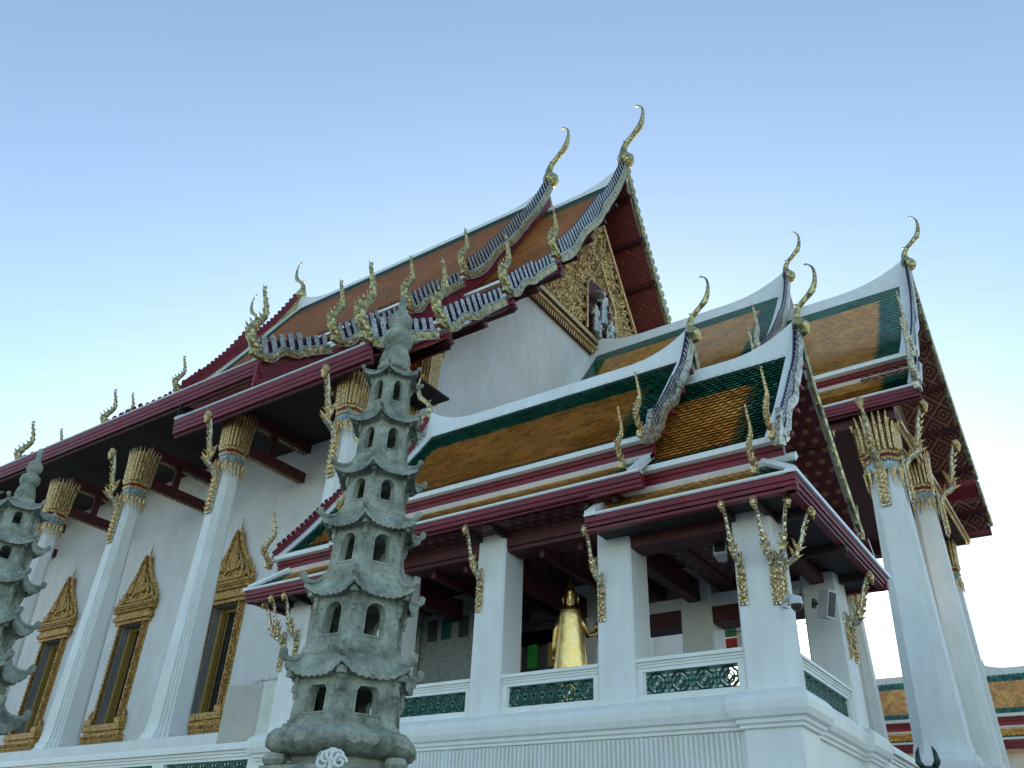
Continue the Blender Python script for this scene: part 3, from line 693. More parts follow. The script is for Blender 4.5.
# --- windows
def window_at(parent,wx,first=None):
    if first: return dup(first,parent,(wx,Yw,WB))
    h=WT-WB
    b=MB(); # recessed grey reveals and dark opening
    b.box(-WH,-WH+.03,.0,.85,0,h,0); b.box(WH-.03,WH,.0,.85,0,h,0); b.box(-WH,WH,0,.85,h-.03,h,0); b.box(-WH,WH,0,.85,0,.03,0)
    b.box(-WH,WH,.60,.64,0,h,1)
    o=b.build('window',[REVEAL,BLACK],parent,loc=(wx,Yw,WB))
    f=MB() # inner gilt frame
    f.box(-WH+.03,-WH+.17,.34,.58,0.03,h-.03,0); f.box(WH-.10,WH-.035,.46,.58,.03,h-.03,0)
    f.box(-WH+.172,WH-.04,.46,.58,h-.16,h-.04,0); f.box(.40,.43,.56,.595,.03,h-.2,1); f.box(-WH+.34,-WH+.37,.5,.56,.03,h-.17,0)
    f.build('inner_frame',[GPAINT,BLACK],o,loc=(wx,Yw,WB))
    f=MB(); W=WH
    for s in(-1,1):
        for k,(a,c,d) in enumerate(((.0,.08,.20),(.08,.20,.14),(.20,.27,.08))):
            f.box(s*(W+a),s*(W+c-.004),-d,-.002,-.25,h+.1,0)
        for k in range(20): f.cone((s*(W+.14),-.14,-.1+k*h/20),(0,-.05,.14),.075,0,4)
        f.box(s*(W-.02),s*(W+.55),-.26,-.003,-.25,.25,0); f.box(s*(W+.02),s*(W+.46),-.30,-.261,.0,.18,0)
        f.tube([(s*(W+.42),-.12,.2),(s*(W+.34),-.12,.6),(s*(W+.5),-.12,.35)],.07,6,0)
    for z0,z1,o1,d in ((-.28,-.02,.5,.30),(-.45,-.29,.45,.22),(-.72,-.46,.6,.34),(-.80,-.73,.66,.30),(h+.0,h+.16,.40,.22),(h+.17,h+.38,.52,.32),(h+.39,h+.55,.42,.26),(h+.56,h+.82,.58,.36),(h+.83,h+.92,.62,.40)):
        f.box(-W-o1,W+o1,-d,-.003,z0,z1,0)
    for k in range(26):
        xx=-W-.5+k*(2*W+1.0)/25; f.cone((xx,-.37,h+.8),(0,-.03,-.22),.045,0,4); f.cone((xx,-.34,-.5),(0,-.02,-.18),.045,0,4)
    # two-stepped gabled crest with flame edges
    zb=h+.92
    for (hw,zt,z0,d) in ((W+.48,1.55,0,.20),(W+.10,1.95,.12,.28),(W*.55,2.35,.5,.34)):
        f.extr([(-hw,zb+z0),(hw,zb+z0),(hw*.72,zb+z0+(zt-z0)*.42),(hw*.36,zb+z0+(zt-z0)*.74),(0,zb+zt),(-hw*.36,zb+z0+(zt-z0)*.74),(-hw*.72,zb+z0+(zt-z0)*.42)],'Y',-d,-.004,0)
        for s in(-1,1):
            pts=[(s*hw,zb+z0),(s*hw*.72,zb+z0+(zt-z0)*.42),(s*hw*.36,zb+z0+(zt-z0)*.74),(0,zb+zt)]
            f.tube([(x,-d-.03,z) for x,z in pts],[.09,.08,.06,.04],6,0)
            for i in range(3):
                for k in range(4):
                    t=k/4; x=lerp(pts[i][0],pts[i+1][0],t); z=lerp(pts[i][1],pts[i+1][1],t); f.cone((x,-d*.6,z),(s*.17,0,.34),.09,0,5,.6)
            f.tube([(s*(hw+.0),-d,zb+z0),(s*(hw+.14),-d,zb+z0+.12),(s*(hw+.12),-d,zb+z0+.34),(s*(hw+.2),-d,zb+z0+.5)],[.09,.08,.05,.01],6,0)
    f.cone((0,-.15,zb+2.1),(0,0,1.1),.08,0,6); f.cone((0,-.1,zb+1.7),(0,0,.9),.16,0,6)
    for k in range(14):
        a=random.random(); x=random.uniform(-W*.6,W*.6)*(1-a); f.cone((x,-.29,zb+.3+a*1.3),(random.uniform(-.1,.1),-.08,.12),.09,0,5)
    fo=f.build('frame',[WGOLD],o,loc=(wx,Yw,WB))
    return o
w0=window_at(hall,wins[0])
for wx in wins[1:]: window_at(hall,wx,w0)

# --- front porch of the hall: two stacked roofs (B behind, D in front)
YP=38.0
DP=[(0,27.3),(2.2,24.1),(4.4,21.4),(6.7,19.1)]; DS=[(6.3,18.7),(7.1,17.8),(7.95,17.05)]
def porch_tier(x0,x1,dz,far,sk=True,hk=1.9,ch=2.9,lab=None):
    sgp=[(d,z+dz) for d,z in DP]
    mb,pr=roof_tier(hall,'roof',x0,x1,YP,sgp,.24,None,1.0,0,0,.4,.5,skirt=False)
    foot(mb,x0,x1,YP,-1,6.7,19.1+dz,.2,.42,.25); foot(mb,x0,x1,YP,1,6.7,19.1+dz,.2,.42,.25)
    s2=Prof([(d,z+dz) for d,z in DS],False)
    tiles(mb,x0+.3,x1-.3,YP,-1,s2,0,s2.len,.24,.2,lambda u,t:GRN if u>x1-1.35 else ORG,lift=.035)
    strip(mb,x0,x1,YP,1,s2,0,s2.len,-.02,.03,GRN); strip(mb,x1-.3,x1,YP,-1,s2,0,s2.len,-.03,.1,WHT); strip(mb,x0,x0+.3,YP,-1,s2,0,s2.len,-.03,.1,WHT)
    strip(mb,x0,x1,YP,-1,s2,-.05,.22,-.02,.12,WHT,2)
    strip(mb,x0,x1,YP,1,s2,0,s2.len,-.10,-.03,MAR); strip(mb,x0,x1,YP,-1,s2,0,s2.len,-.10,-.03,MAR)
    rf=mb.build('roof',[GREEN,ORANGE,SHEEN,MAROON],hall)
    ridge_bar(rf,x0,x1,YP,27.3+dz+.05,1.0,3.6,.26,.36)
    rake(rf,x1,1,YP,-1,pr,.55,.3,GMIX,MIRROR,.85,True,.12,outline=None,hs=.8)
    rake(rf,x1,1,YP,-1,s2,.4,.3,GMIX,MIRROR,0,False,.12)
    if far: rake(rf,x1,1,YP,1,pr,.4,.35,GOLDC,GOLDC,.85,False,.12); rake(rf,x1,1,YP,1,s2,.35,.35,GOLDC,GOLDC,0,False,.12)
    hook(rf,x1,YP-6.9,18.9+dz,3.0,0,GMIX); hook(rf,x1,YP-8.0,16.9+dz,3.0,0,GMIX)
    if far: hook(rf,x1,YP+6.9,18.9+dz,1.6,math.pi,MIRROR)
    chofa(rf,x1+.03,YP,27.3+dz+.70,ch+.35,1)
    fascia(rf,x0,x1,YP,-1,7.95,16.95+dz,.42,.11); fascia(rf,x0,x1,YP,1,7.95,16.95+dz,.42,.11)
    return rf
RB=porch_tier(XG,-9.06,1.75,False)
RD=porch_tier(-12,-3.15,0,True)
fullD=Prof(DP+DS[1:],False)
soffit(RD,-5.3,-3.2,YP,fullD,.30,SOFFIT,6,.2,proj=.16)
b=MB(); b.extr([(YP-6.0,16.7)]+[(YP-d,z-.35) for d,z in reversed(DP[:-1])]+[(YP+d,z-.35) for d,z in DP[:-1]]+[(YP+6.0,16.7)],'X',-5.5,-5.3,0)
b.build('gable_panel',[GOLD],RD)
b=MB(); b.box(-21.4,-4.4,30.3,45.7,16.55,16.65,0); b.box(-21.4,-4.2,30.55,31.2,16.05,16.55,1); b.box(-21.4,-4.2,44.8,45.4,16.05,16.55,1); b.box(-5.2,-4.2,31,45,16.05,16.55,1)
for k in range(60):
    b.cone((-4.25,30.9+k*.238,16.1),(0,0,-.35),.09,2,5)
for k in range(26): b.cone((-21+k*.66,30.5,16.1),(0,0,-.3),.08,2,5)
b.box(-4.22,-4.1,31,45,16.0,16.2,2)
b.build('porch_ceiling',[DKRED,DKRED,GOLDF],hall)
big=column_obj(hall,-5.08,31.2,FL,16.6,1.56,1.08,2.5)
for x,y in ((-10.4,31.2),(-15.8,31.2),(-10.4,44.9),(-15.8,44.9)): dup(big,hall,(x,y,FL))
slim=column_obj(hall,-4.55,35.2,FL,16.6,1.12,.78,2.2)
dup(slim,hall,(-5.7,37.0,FL))
brp=bracket_mesh(3.9,1.05,1).build('bracket',[GMIX,GOLDF,GMIX],hall,loc=(-5.15,30.6,12.7))
for x in (-10.4,-15.8): dup(brp,hall,(x,30.6,12.7))
dup(slim,hall,(-5.35,44.6,FL-.4)); c=dup(brp,hall,(-4.4,31.2,12.9),R(90)); c=dup(brp,hall,(-3.98,35.2,12.9),R(90)); 
b=MB(); b.tube([(-5.02,34.62,14.6),(-4.99,34.6,12),(-4.97,34.58,9.5),(-4.95,34.56,7.4)],[.07,.06,.07,.12],6,0)
for k in range(18): b.cone((-4.97,34.6,7.3+k*.13),(-.02,-.02,-.22),.11,0,5,.6)
b.cone((-4.95,34.56,7.3),(0,0,-.6),.13,0,6)
b.build('gilt_streamer',[GOLDF],hall)

# ------------------------------------------------------------------ small open pavilion
pav=thing('pavilion','small open white pavilion with green bordered orange roofs and upswept gilded ridge finials','pavilion',(-9.1,14.05,-1.6))
YR=14.05; PF=2.62; PX0,PX1=-14.35,-3.68; PY0,PY1=12.0,16.0
def ringbox(mb,x0,x1,y0,y1,secs,mi=0):
    """moulded course around the base; secs: (outset,z)"""
    rings=[]
    for o_,z in secs: rings.append([(x0-o_,y0-o_,z),(x1+o_,y0-o_,z),(x1+o_,y1+o_,z),(x0-o_,y1+o_,z)])
    mb.loft(rings,mi)
base_secs=[(.62,-1.6),(.62,.2),(.70,.22),(.70,.32),(.50,.40),(.42,.9),(.36,1.0),(.36,1.10),(.30,1.14),(.24,1.34),(.10,1.42),(.02,1.50),(.02,1.54),(-.02,1.56),(-.02,2.13),(.03,2.14),(.03,2.18),(.07,2.20),(.07,2.25),(.13,2.27),(.15,2.33),(.16,2.36),(.17,2.46),(.16,2.53),(.10,2.60),(.03,2.63),(.03,2.64)]
b=MB(); ringbox(b,PX0+.02,PX1-.02,PY0+.02,PY1-.02,base_secs); 
o=b.build('plinth',[SHEEN],pav)
b=MB(); b.box(PX0+.1,PX1-.1,PY0+.1,PY1-.1,2.64,2.655); b.build('floor',[FLOOR],pav)
for (x,y) in ((PX1-.33,PY0+.33),(PX0+.33,PY0+.33),(PX1-.33,PY1-.33)):
    b=MB(); ringbox(b,x-.36,x+.36,y-.36,y+.36,[(a+.05,z) for a,z in base_secs[1:]])
    b.build('corner_pier',[SHEEN],pav)
b=MB()
n=0; x=PX0+.8
while x<PX1-.9:
    b.extr([(x,PY0+.04),(x+.035,PY0-.012),(x+.055,PY0-.012),(x+.07,PY0+.04)],'Z',1.57,2.12,0); x+=.078
b.build('fluting',[SHEEN],pav)
# pillars
PXS=[-4.02,-6.42,-8.98,-11.5,-14.02]; pw=.66
def pillar_mb(h,wd=pw):
    mb=MB(); mb.loft([at(sq(wd*k,ch=.035),z) for z,k in ((0,1.03),(.05,1.03),(.06,1.0),(h*.5,.985),(h,.955))],0); return mb
pil_hi=None; pil_lo=None
for i,px in enumerate(PXS):
    for py in (PY0+.33,PY1-.33):
        h=3.25 if i in(1,2,3) else 2.72
        if (i in(1,2,3)):
            if pil_hi is None: pil_hi=pillar_mb(h).build('pillar',[WHITE],pav,loc=(px,py,PF))
            else: dup(pil_hi,pav,(px,py,PF))
        else:
            if pil_lo is None: pil_lo=pillar_mb(h).build('pillar',[WHITE],pav,loc=(px,py,PF))
            else: dup(pil_lo,pav,(px,py,PF))
# beams and ceiling
b=MB()
for (y0,y1) in ((PY0+.08,PY0+.58),(PY1-.58,PY1-.08)):
    for xa,xb in ((PXS[4],PXS[0]),) if y0>13 else ((PXS[4],PXS[3]-.3),(PXS[1]+.3,PXS[0])): b.box(xa,xb,y0,y1,5.02 if y0>13 else 5.20,5.28,0)
    b.box(PXS[3],PXS[1],y0+.01,y1-.01,5.5,5.85,1)
for px in PXS: b.box(px-.12,px+.12,PY0+.3,PY1-.3,5.14,5.30 if px in (PXS[0],PXS[4]) else 5.56,1)
for px in PXS[:-1]:
    for q in (.33,.66): b.box(px-2.45*q-.05,px-2.45*q+.05,PY0+.3,PY1-.3,5.36,5.50,2)
b.build('ceiling_beam',[WHITE,DKRED,DKRED],pav)
b=MB()
def qd(x0,x1,y0,y1,z,mi=0): b.face([(x0,y0,z),(x0,y1,z),(x1,y1,z),(x1,y0,z)],mi,[(x0,y0),(x0,y1),(x1,y1),(x1,y0)])
qd(-12,-6,11.5,16.6,5.86); qd(-15,-12,11.5,16.6,5.40); qd(-6,-3.2,11.5,16.6,5.40)
b.build('ceiling',[SOFFP,DKRED],pav)
for (x0,x1,z) in ((-8.65,-6.75,5.58),(-6.1,-4.35,5.10),(-11.2,-9.3,5.58),(-13.7,-11.83,5.10)):
    b=MB(); b.box(x0,x1,PY0+.04,PY0+.5,z,z+.18,0); b.box(x0,x1,PY0+.02,PY0+.52,z+.18,z+.28,0); b.build('lintel',[DKRED,SOFFP],pav)
for (x0,x1,z) in ((-8.65,-6.75,4.72),(-6.1,-4.35,4.70),(-11.2,-9.3,4.72)):
    b=MB(); b.box(x0,x1,PY1-.6,PY1-.1,z,z+.32,0); b.build('lintel',[DKRED],pav)

CP=[(0,9.3),(.75,8.25),(1.5,7.22),(2.22,6.35)]; CS=[(2.02,6.08),(2.35,5.78),(2.68,5.52)]
cols4=[GREEN,ORANGE,SHEEN,MAROON]
def pav_tier(x0,x1,dz,leftback):
    sgp=[(d,z+dz) for d,z in CP]
    mb,pr=roof_tier(pav,'roof',x0,x1,YR,sgp,.165,None,.62,0,0,.2,.24,tile_far=False)
    foot(mb,x0,x1,YR,-1,2.22,6.35+dz,.11,.22,.10); foot(mb,x0,x1,YR,1,2.22,6.35+dz,.11,.22,.10)
    return mb,pr
def skirt_side(mb,x0,x1,dz,nx0,nx1,endr=True,endl=True):
    s2=Prof([(d,z+dz) for d,z in CS],False)
    tiles(mb,x0,x1,YR,-1,s2,.08,s2.len,.135,.11,lambda u,t:GRN if (u>nx1-.55 or u<nx0+.55 or t>s2.len*.86) else ORG,lift=.018)
    strip(mb,x0,x1,YR,1,s2,0,s2.len,-.02,.03,GRN)
    strip(mb,x0,x1,YR,-1,s2,-.06,.20,-.02,.07,WHT,2)
    return s2
# raised centre tier (A)
AX0,AX1=-12.7,-5.55
mb,prA=pav_tier(AX0,AX1,.62,True); s2=skirt_side(mb,AX0,AX1-.02,.62,AX0,AX1)
for u0,u1 in ((AX1-.22,AX1-.02),(AX0,AX0+.2)): strip(mb,u0,u1,YR,-1,s2,-.1,s2.len,-.03,.06,WHT,3)
RA=mb.build('roof',cols4,pav)
fascia(RA,AX0,AX1,YR,-1,2.70,6.10,.24,.06,gilt=False); fascia(RA,AX0,AX1,YR,1,2.70,6.10,.24,.06,gilt=False)
# lower tier (C), with a hipped skirt round both ends
CX0,CX1=-14.9,-3.33; EX0,EX1=-15.15,-3.05
mb,prC=pav_tier(CX0,CX1,0,True)
s2=skirt_side(mb,-6.35,EX1-.1,0,-9,EX1-.1)
tiles(mb,EX0+.1,-12.1,YR,-1,s2,.08,s2.len,.135,.11,lambda u,t:GRN if u<EX0+.9 or t>s2.len*.86 else ORG,lift=.018)
strip(mb,EX0,-12.1,YR,-1,s2,-.06,.20,-.02,.07,WHT,2); strip(mb,EX0+.1,EX1-.7,YR,1,s2,0,s2.len,-.02,.03,GRN)
strip(mb,EX0+.1,EX1-.1,YR,1,s2,0,s2.len,-.06,-.03,MAR)
for sx,ex in ((1,EX1),(-1,EX0)):      # end skirts
    mb.face([(ex-sx*.68,YR-2.02,6.03),(ex-sx*.02,YR-2.6,5.47),(ex-sx*.02,YR+2.6,5.47),(ex-sx*.68,YR+2.02,6.03)][::-1],MAR)
    xi=ex-sx*.68
    mb.face([(xi,YR-2.02,6.08),(ex,YR-2.68,5.52),(ex,YR+2.68,5.52),(xi,YR+2.02,6.08)],GRN)
    for sg in (-1,1): mb.tube([(xi,YR+sg*2.02,6.12),(ex-sx*.05,YR+sg*2.63,5.58)],.07,6,WHT)
    a,c=sorted((ex-sx*.14,ex+sx*.03)); mb.box(a,c,YR-2.72,YR+2.72,5.50,5.57,WHT)
mb.box(-6.58,-6.38,YR-2.72,YR-2.0,5.50,5.60,WHT); strip(mb,-6.58,-6.40,YR-.0,-1,s2,0,s2.len,-.03,.08,WHT,2)
RC=mb.build('roof',cols4,pav)
def pav_fascia(x0,x1):
    return fascia(RC,x0,x1,YR,-1,2.70,5.50,.24,.06,gilt=False)
pav_fascia(-6.6,EX1-.02); pav_fascia(EX0+.02,-11.9); fascia(RC,EX0+.02,EX1-.02,YR,1,2.70,5.50,.24,.06,gilt=False)
for sx,ex in ((1,EX1),(-1,EX0)):
    b=MB()
    def bx(o0,o1,z0,z1,mi):
        a,c=sorted((ex+sx*o0,ex+sx*o1)); b.box(a,c,YR-2.70-o1,YR+2.70+o1,z0,z1,mi)
    bx(-.12,.004,5.502,5.575,0); bx(-.14,-.015,5.40,5.499,1); bx(-.17,-.045,5.33,5.398,1); bx(-.20,-.075,5.26,5.328,1)
    b.build('eave_board',[SHEEN,MAROON],RC)
b=MB()
for (x0,x1,z) in ((-6.55,EX1-.1,5.31),(EX0+.1,-11.9,5.31),(-11.9,-6.55,5.88)):
    b.box(x0,x1,YR-2.62,YR-1.9,z,z+.03,0); b.box(x0,x1,YR+1.9,YR+2.62,z,z+.03,0)
b.box(-3.75,-3.1,YR-2.6,YR+2.6,5.315,5.345,0); b.box(-15.1,-14.4,YR-2.6,YR+2.6,5.315,5.345,0)
for px in PXS:
    z=5.16 if px in (PXS[0],PXS[4]) else 5.16
    zz=5.31 if px in (PXS[0],PXS[4]) else 5.87
    b.box(px-.30,px-.22,YR-2.5,YR-1.7,zz-.12,zz,1); b.box(px+.25,px+.33,YR-2.5,YR-1.7,zz-.12,zz,1); 
for py in (PY0+.33,YR,PY1-.33):
    b.box(-3.8,-3.12,py-.06,py+.06,5.18,5.31,1)
b.build('eave_underside',[DARK,DARK],RC)
for (x0,x1,rf,z0) in ((AX0,AX1,RA,9.92),(CX0,CX1,RC,9.30)):
    ridge_bar(rf,x0,x1,YR,z0+.05,.50,1.5,.13,.16)
for rf,x1,x0,pr,dz in ((RA,AX1,AX0,prA,.62),(RC,CX1,CX0,prC,0)):
    rake(rf,x1,1,YR,-1,pr,.27,.125,GMIX,MIRROR,.42,True,.07,hs=.75)
    rake(rf,x0,-1,YR,-1,pr,.24,.17,MIRROR,MAROON,.42,False,.07,hs=.8)
    rake(rf,x1,1,YR,1,pr,.22,.16,GOLDC,GOLDC,.42,False,.06,hs=.6)
    chofa(rf,x1+.04,YR,9.3+dz+.36,1.62,1); chofa(rf,x0-.04,YR,9.3+dz+.36,1.62,-1)
    hook(rf,x1-.03,YR-2.52,6.28+dz,1.22,0,GOLDF); hook(rf,x1-.30,YR-2.72,5.66+dz,1.12,0,GOLDF)
    b=MB(); b.extr([(YR-2.6,6.05+dz),(YR-2.35,6.5+dz),(YR-2.2,6.9+dz),(YR-2.2,6.2+dz)],'X',x1-.02,x1+.08,0); b.build('naga_plume',[GMIX],rf)
    hook(rf,x0,YR-2.42,6.15+dz,1.25,0,GOLDF)
    hook(rf,x1,YR+2.42,6.2+dz,.8,math.pi,GOLDF)
    for k in range(4):   # maroon purlin ends poking through the gable
        t=pr.len*(k+.7)/4.1; p,d,nn=pr.at(t); q=p-nn*.12
        m2=MB(); m2.box(x1-.3,x1+.13,YR-q.x-.035,YR-q.x+.035,q.y-.045,q.y+.035,0)
        m2.build('purlin_end',[MAROON],rf)
soffit(RC,-4.2,CX1-.04,YR,prC,.12,SOFFP,3,.06,proj=.03); soffit(RA,-6.2,AX1-.04,YR,prA,.12,SOFFP,3,.06,proj=.03)
b=MB(); b.extr([(YR-1.9,5.9)]+[(YR-d,z-.14) for d,z in reversed(CP[:-1])]+[(YR+d,z-.14) for d,z in CP[:-1]]+[(YR+1.9,5.9)],'X',-4.3,-4.2,0); b.build('gable_panel',[GOLDF],RC)
b=MB(); b.extr([(YR-1.9,6.3)]+[(YR-d,z+.48) for d,z in reversed(CP[:-1])]+[(YR+d,z+.48) for d,z in CP[:-1]]+[(YR+1.9,6.3)],'X',-6.3,-6.2,0); b.build('gable_panel',[MAROON],RA)
# brackets of the pavilion
bp=bracket_mesh(1.45,.52,1).build('bracket',[GMIX,GOLDF,GMIX],pav,loc=(-9.18,PY0+.005,4.42))
dup(bp,pav,(-6.64,PY0+.005,3.92)); dup(bp,pav,(-4.24,PY0+.005,3.86)); dup(bp,pav,(-11.7,PY0+.005,4.42)); dup(bp,pav,(-13.9,PY0+.005,3.86))
for rz,x,y in ((0,-3.74,PY0+.005),(45,-3.70,PY0+.03),(90,-3.695,PY0+.2)): dup(bp,pav,(x,y,3.80),R(rz))
for rz,x,y in ((90,-3.70,PY1-.5),(70,-3.70,PY1-.15)): dup(bp,pav,(x,y,3.80),R(rz))
for rz,x,y in ((0,-14.3,PY0+.005),(-50,-14.33,PY0+.02)): dup(bp,pav,(x,y,3.86),R(rz))
# balustrades
def lattice_mesh(L_,h,nu):
    mb=MB(); cw=L_/nu; t=.022
    mb.box(0,L_,-t,t,0,.035); mb.box(0,L_,-t,t,h-.035,h)
    def ring(cx,cz,r,a0=0,a1=2*math.pi,n=16,wd=.013,q=1):
        P=[(cx+r*math.cos(a0+(a1-a0)*i/n),0,cz+q*r*math.sin(a0+(a1-a0)*i/n)) for i in range(n+1)]
        for A,B in zip(P,P[1:]):
            A=Vector(A);B=Vector(B); d=(B-A).normalized(); nn=Vector((-d.z,0,d.x))*wd; e=d*.004
            pts=[A-e+nn,A-e-nn,B+e-nn,B+e+nn]; f=[p+Vector((0,-t,0)) for p in pts]; g_=[p+Vector((0,t,0)) for p in pts]
            bidx=len(mb.v); mb.v+=[tuple(p) for p in f+g_]
            for qd_ in ((0,1,2,3),(7,6,5,4),(0,4,5,1),(1,5,6,2),(2,6,7,3),(3,7,4,0)): mb.f.append(tuple(bidx+k for k in qd_)); mb.m.append(0)
    for i in range(nu):
        cx=cw*(i+.5); cz=h/2; r=min(cw,h)*.43
        ring(cx,cz,r); 
        ring(cx,cz,r*.60,wd=.010)
        for a in range(4): ring(cx+math.cos(a*math.pi/2+math.pi/4)*r*1.25,cz+math.sin(a*math.pi/2+math.pi/4)*r*1.25,r*.38,n=6,a0=a*math.pi/2+math.pi*.75,a1=a*math.pi/2+math.pi*1.75,wd=.010)
        for a in range(4): ring(cx,cz,r*.42,a0=a*math.pi/2,a1=(a+1)*math.pi/2,n=1,wd=.012)
        for dx,dz in ((1,0),(-1,0),(0,1),(0,-1)):
            A=(cx+dx*r*.4,cz+dz*r*.4); B=(cx+dx*cw*.5*abs(dx),cz+dz*h*.5)
            mb.box(min(A[0],B[0])-.015*abs(dz),max(A[0],B[0])+.015*abs(dz),-t,t,min(A[1],B[1])-.015*abs(dx),max(A[1],B[1])+.015*abs(dx))
        if i: mb.box(cx-cw/2-.014,cx-cw/2+.014,-t,t,0.03,h-.03)
    return mb
def balustrade(parent,x0,x1,y,z,h=.64,end=.10,name='balustrade',axis='X'):
    mb=MB()
    secs=[(.10,-.02),(.10,.01),(.07,.03),(.07,.05),(.055,.07)]
    L_=x1-x0
    mb.box(x0,x1,y-.10,y+.10,z,z+.10); mb.box(x0,x1,y-.115,y+.115,z-.001,z+.03)
    zt=z+h
    for o_,a,c in ((.07,-.20,-.14),(.085,-.139,-.10),(.10,-.099,-.06),(.13,-.059,-.02),(.115,-.019,.0)): mb.box(x0,x1,y-o_,y+o_,zt+a,zt+c)
    for xx in (x0,x1-end): mb.box(xx,xx+end,y-.085,y+.085,z+.1,zt-.2)
    for xx,s in ((x0+end,1),(x1-end,-1)): mb.box(min(xx,xx+s*.03),max(xx,xx+s*.03),y-.055,y+.055,z+.1,zt-.2)
    if axis=='Y':
        mb.v=[(Y_,X_,Z_) for X_,Y_,Z_ in mb.v]
    o=mb.build(name,[SHEEN],parent)
    lh=zt-.2-(z+.1); nu=max(2,round((L_-2*end)/(lh*1.06)))
    lm=lattice_mesh(L_-2*end-.0,lh,nu)
    if axis=='X': lm.v=[(x0+end+X_,y+Y_,z+.1+Z_) for X_,Y_,Z_ in lm.v]
    else: lm.v=[(y+Y_,x0+end+X_,z+.1+Z_) for X_,Y_,Z_ in lm.v]
    lm.build('lattice_panel',[TEAL],o)
    return o
for a,c in zip(PXS[1:],PXS[:-1]):
    balustrade(pav,a+.33,c-.33,PY0+.16,PF+.02)
    balustrade(pav,a+.33,c-.33,PY1-.16,PF+.02) if a<-8 else None
balustrade(pav,PY0+.66,PY1-.66,PX1-.16,PF+.02,axis='Y')

# ------------------------------------------------------------------ terrace balustrade
tb=thing('terrace_balustrade','low white terrace balustrade with green lattice running left from the pavilion plinth','balustrade',(-30,12,1.45))
for k in range(10):
    x1=PX0-.55-k*3.0; balustrade(tb,x1-2.6,x1,12.15,1.45,h=1.03,name='rail_bay') if False else None
def terr(x0,x1,y,axis,parent,nm='rail'):
    mb=MB(); 
    for o_,a,c in ((.10,-1.05,-.78),(.07,-.32,-.26),(.10,-.259,-.2),(.13,-.199,-.14),(.19,-.139,-.04),(.15,-.039,.0)): mb.box(x0,x1,y-o_,y+o_,2.53+a,2.53+c)
    n=int((x1-x0)/3.1); st=(x1-x0)/n
    for k in range(n+1): mb.box(x0+k*st-.2,x0+k*st+.2,y-.11,y+.11,1.45,2.22)
    mb.box(x0,x1,y-.3,y+.3,-1.6,1.46)
    if axis=='Y': mb.v=[(b_,a_,c_) for a_,b_,c_ in mb.v]
    o=mb.build(nm,[SHEEN],parent)
    for k in range(n):
        lm=lattice_mesh(st-.4,.46,7)
        if axis=='X': lm.v=[(x0+k*st+.2+a_,y+b_,1.755+c_) for a_,b_,c_ in lm.v]
        else: lm.v=[(y+b_,x0+k*st+.2+a_,1.755+c_) for a_,b_,c_ in lm.v]
        lm.build('lattice_panel',[TEAL],o)
terr(-46,PX0-.2,12.1,'X',tb)
tb2=thing('terrace_balustrade','white terrace balustrade with green lattice running back behind the pavilion beside the big porch columns','balustrade',(-3.6,22,1.45))
terr(PY1+.3,31,-3.62,'Y',tb2)

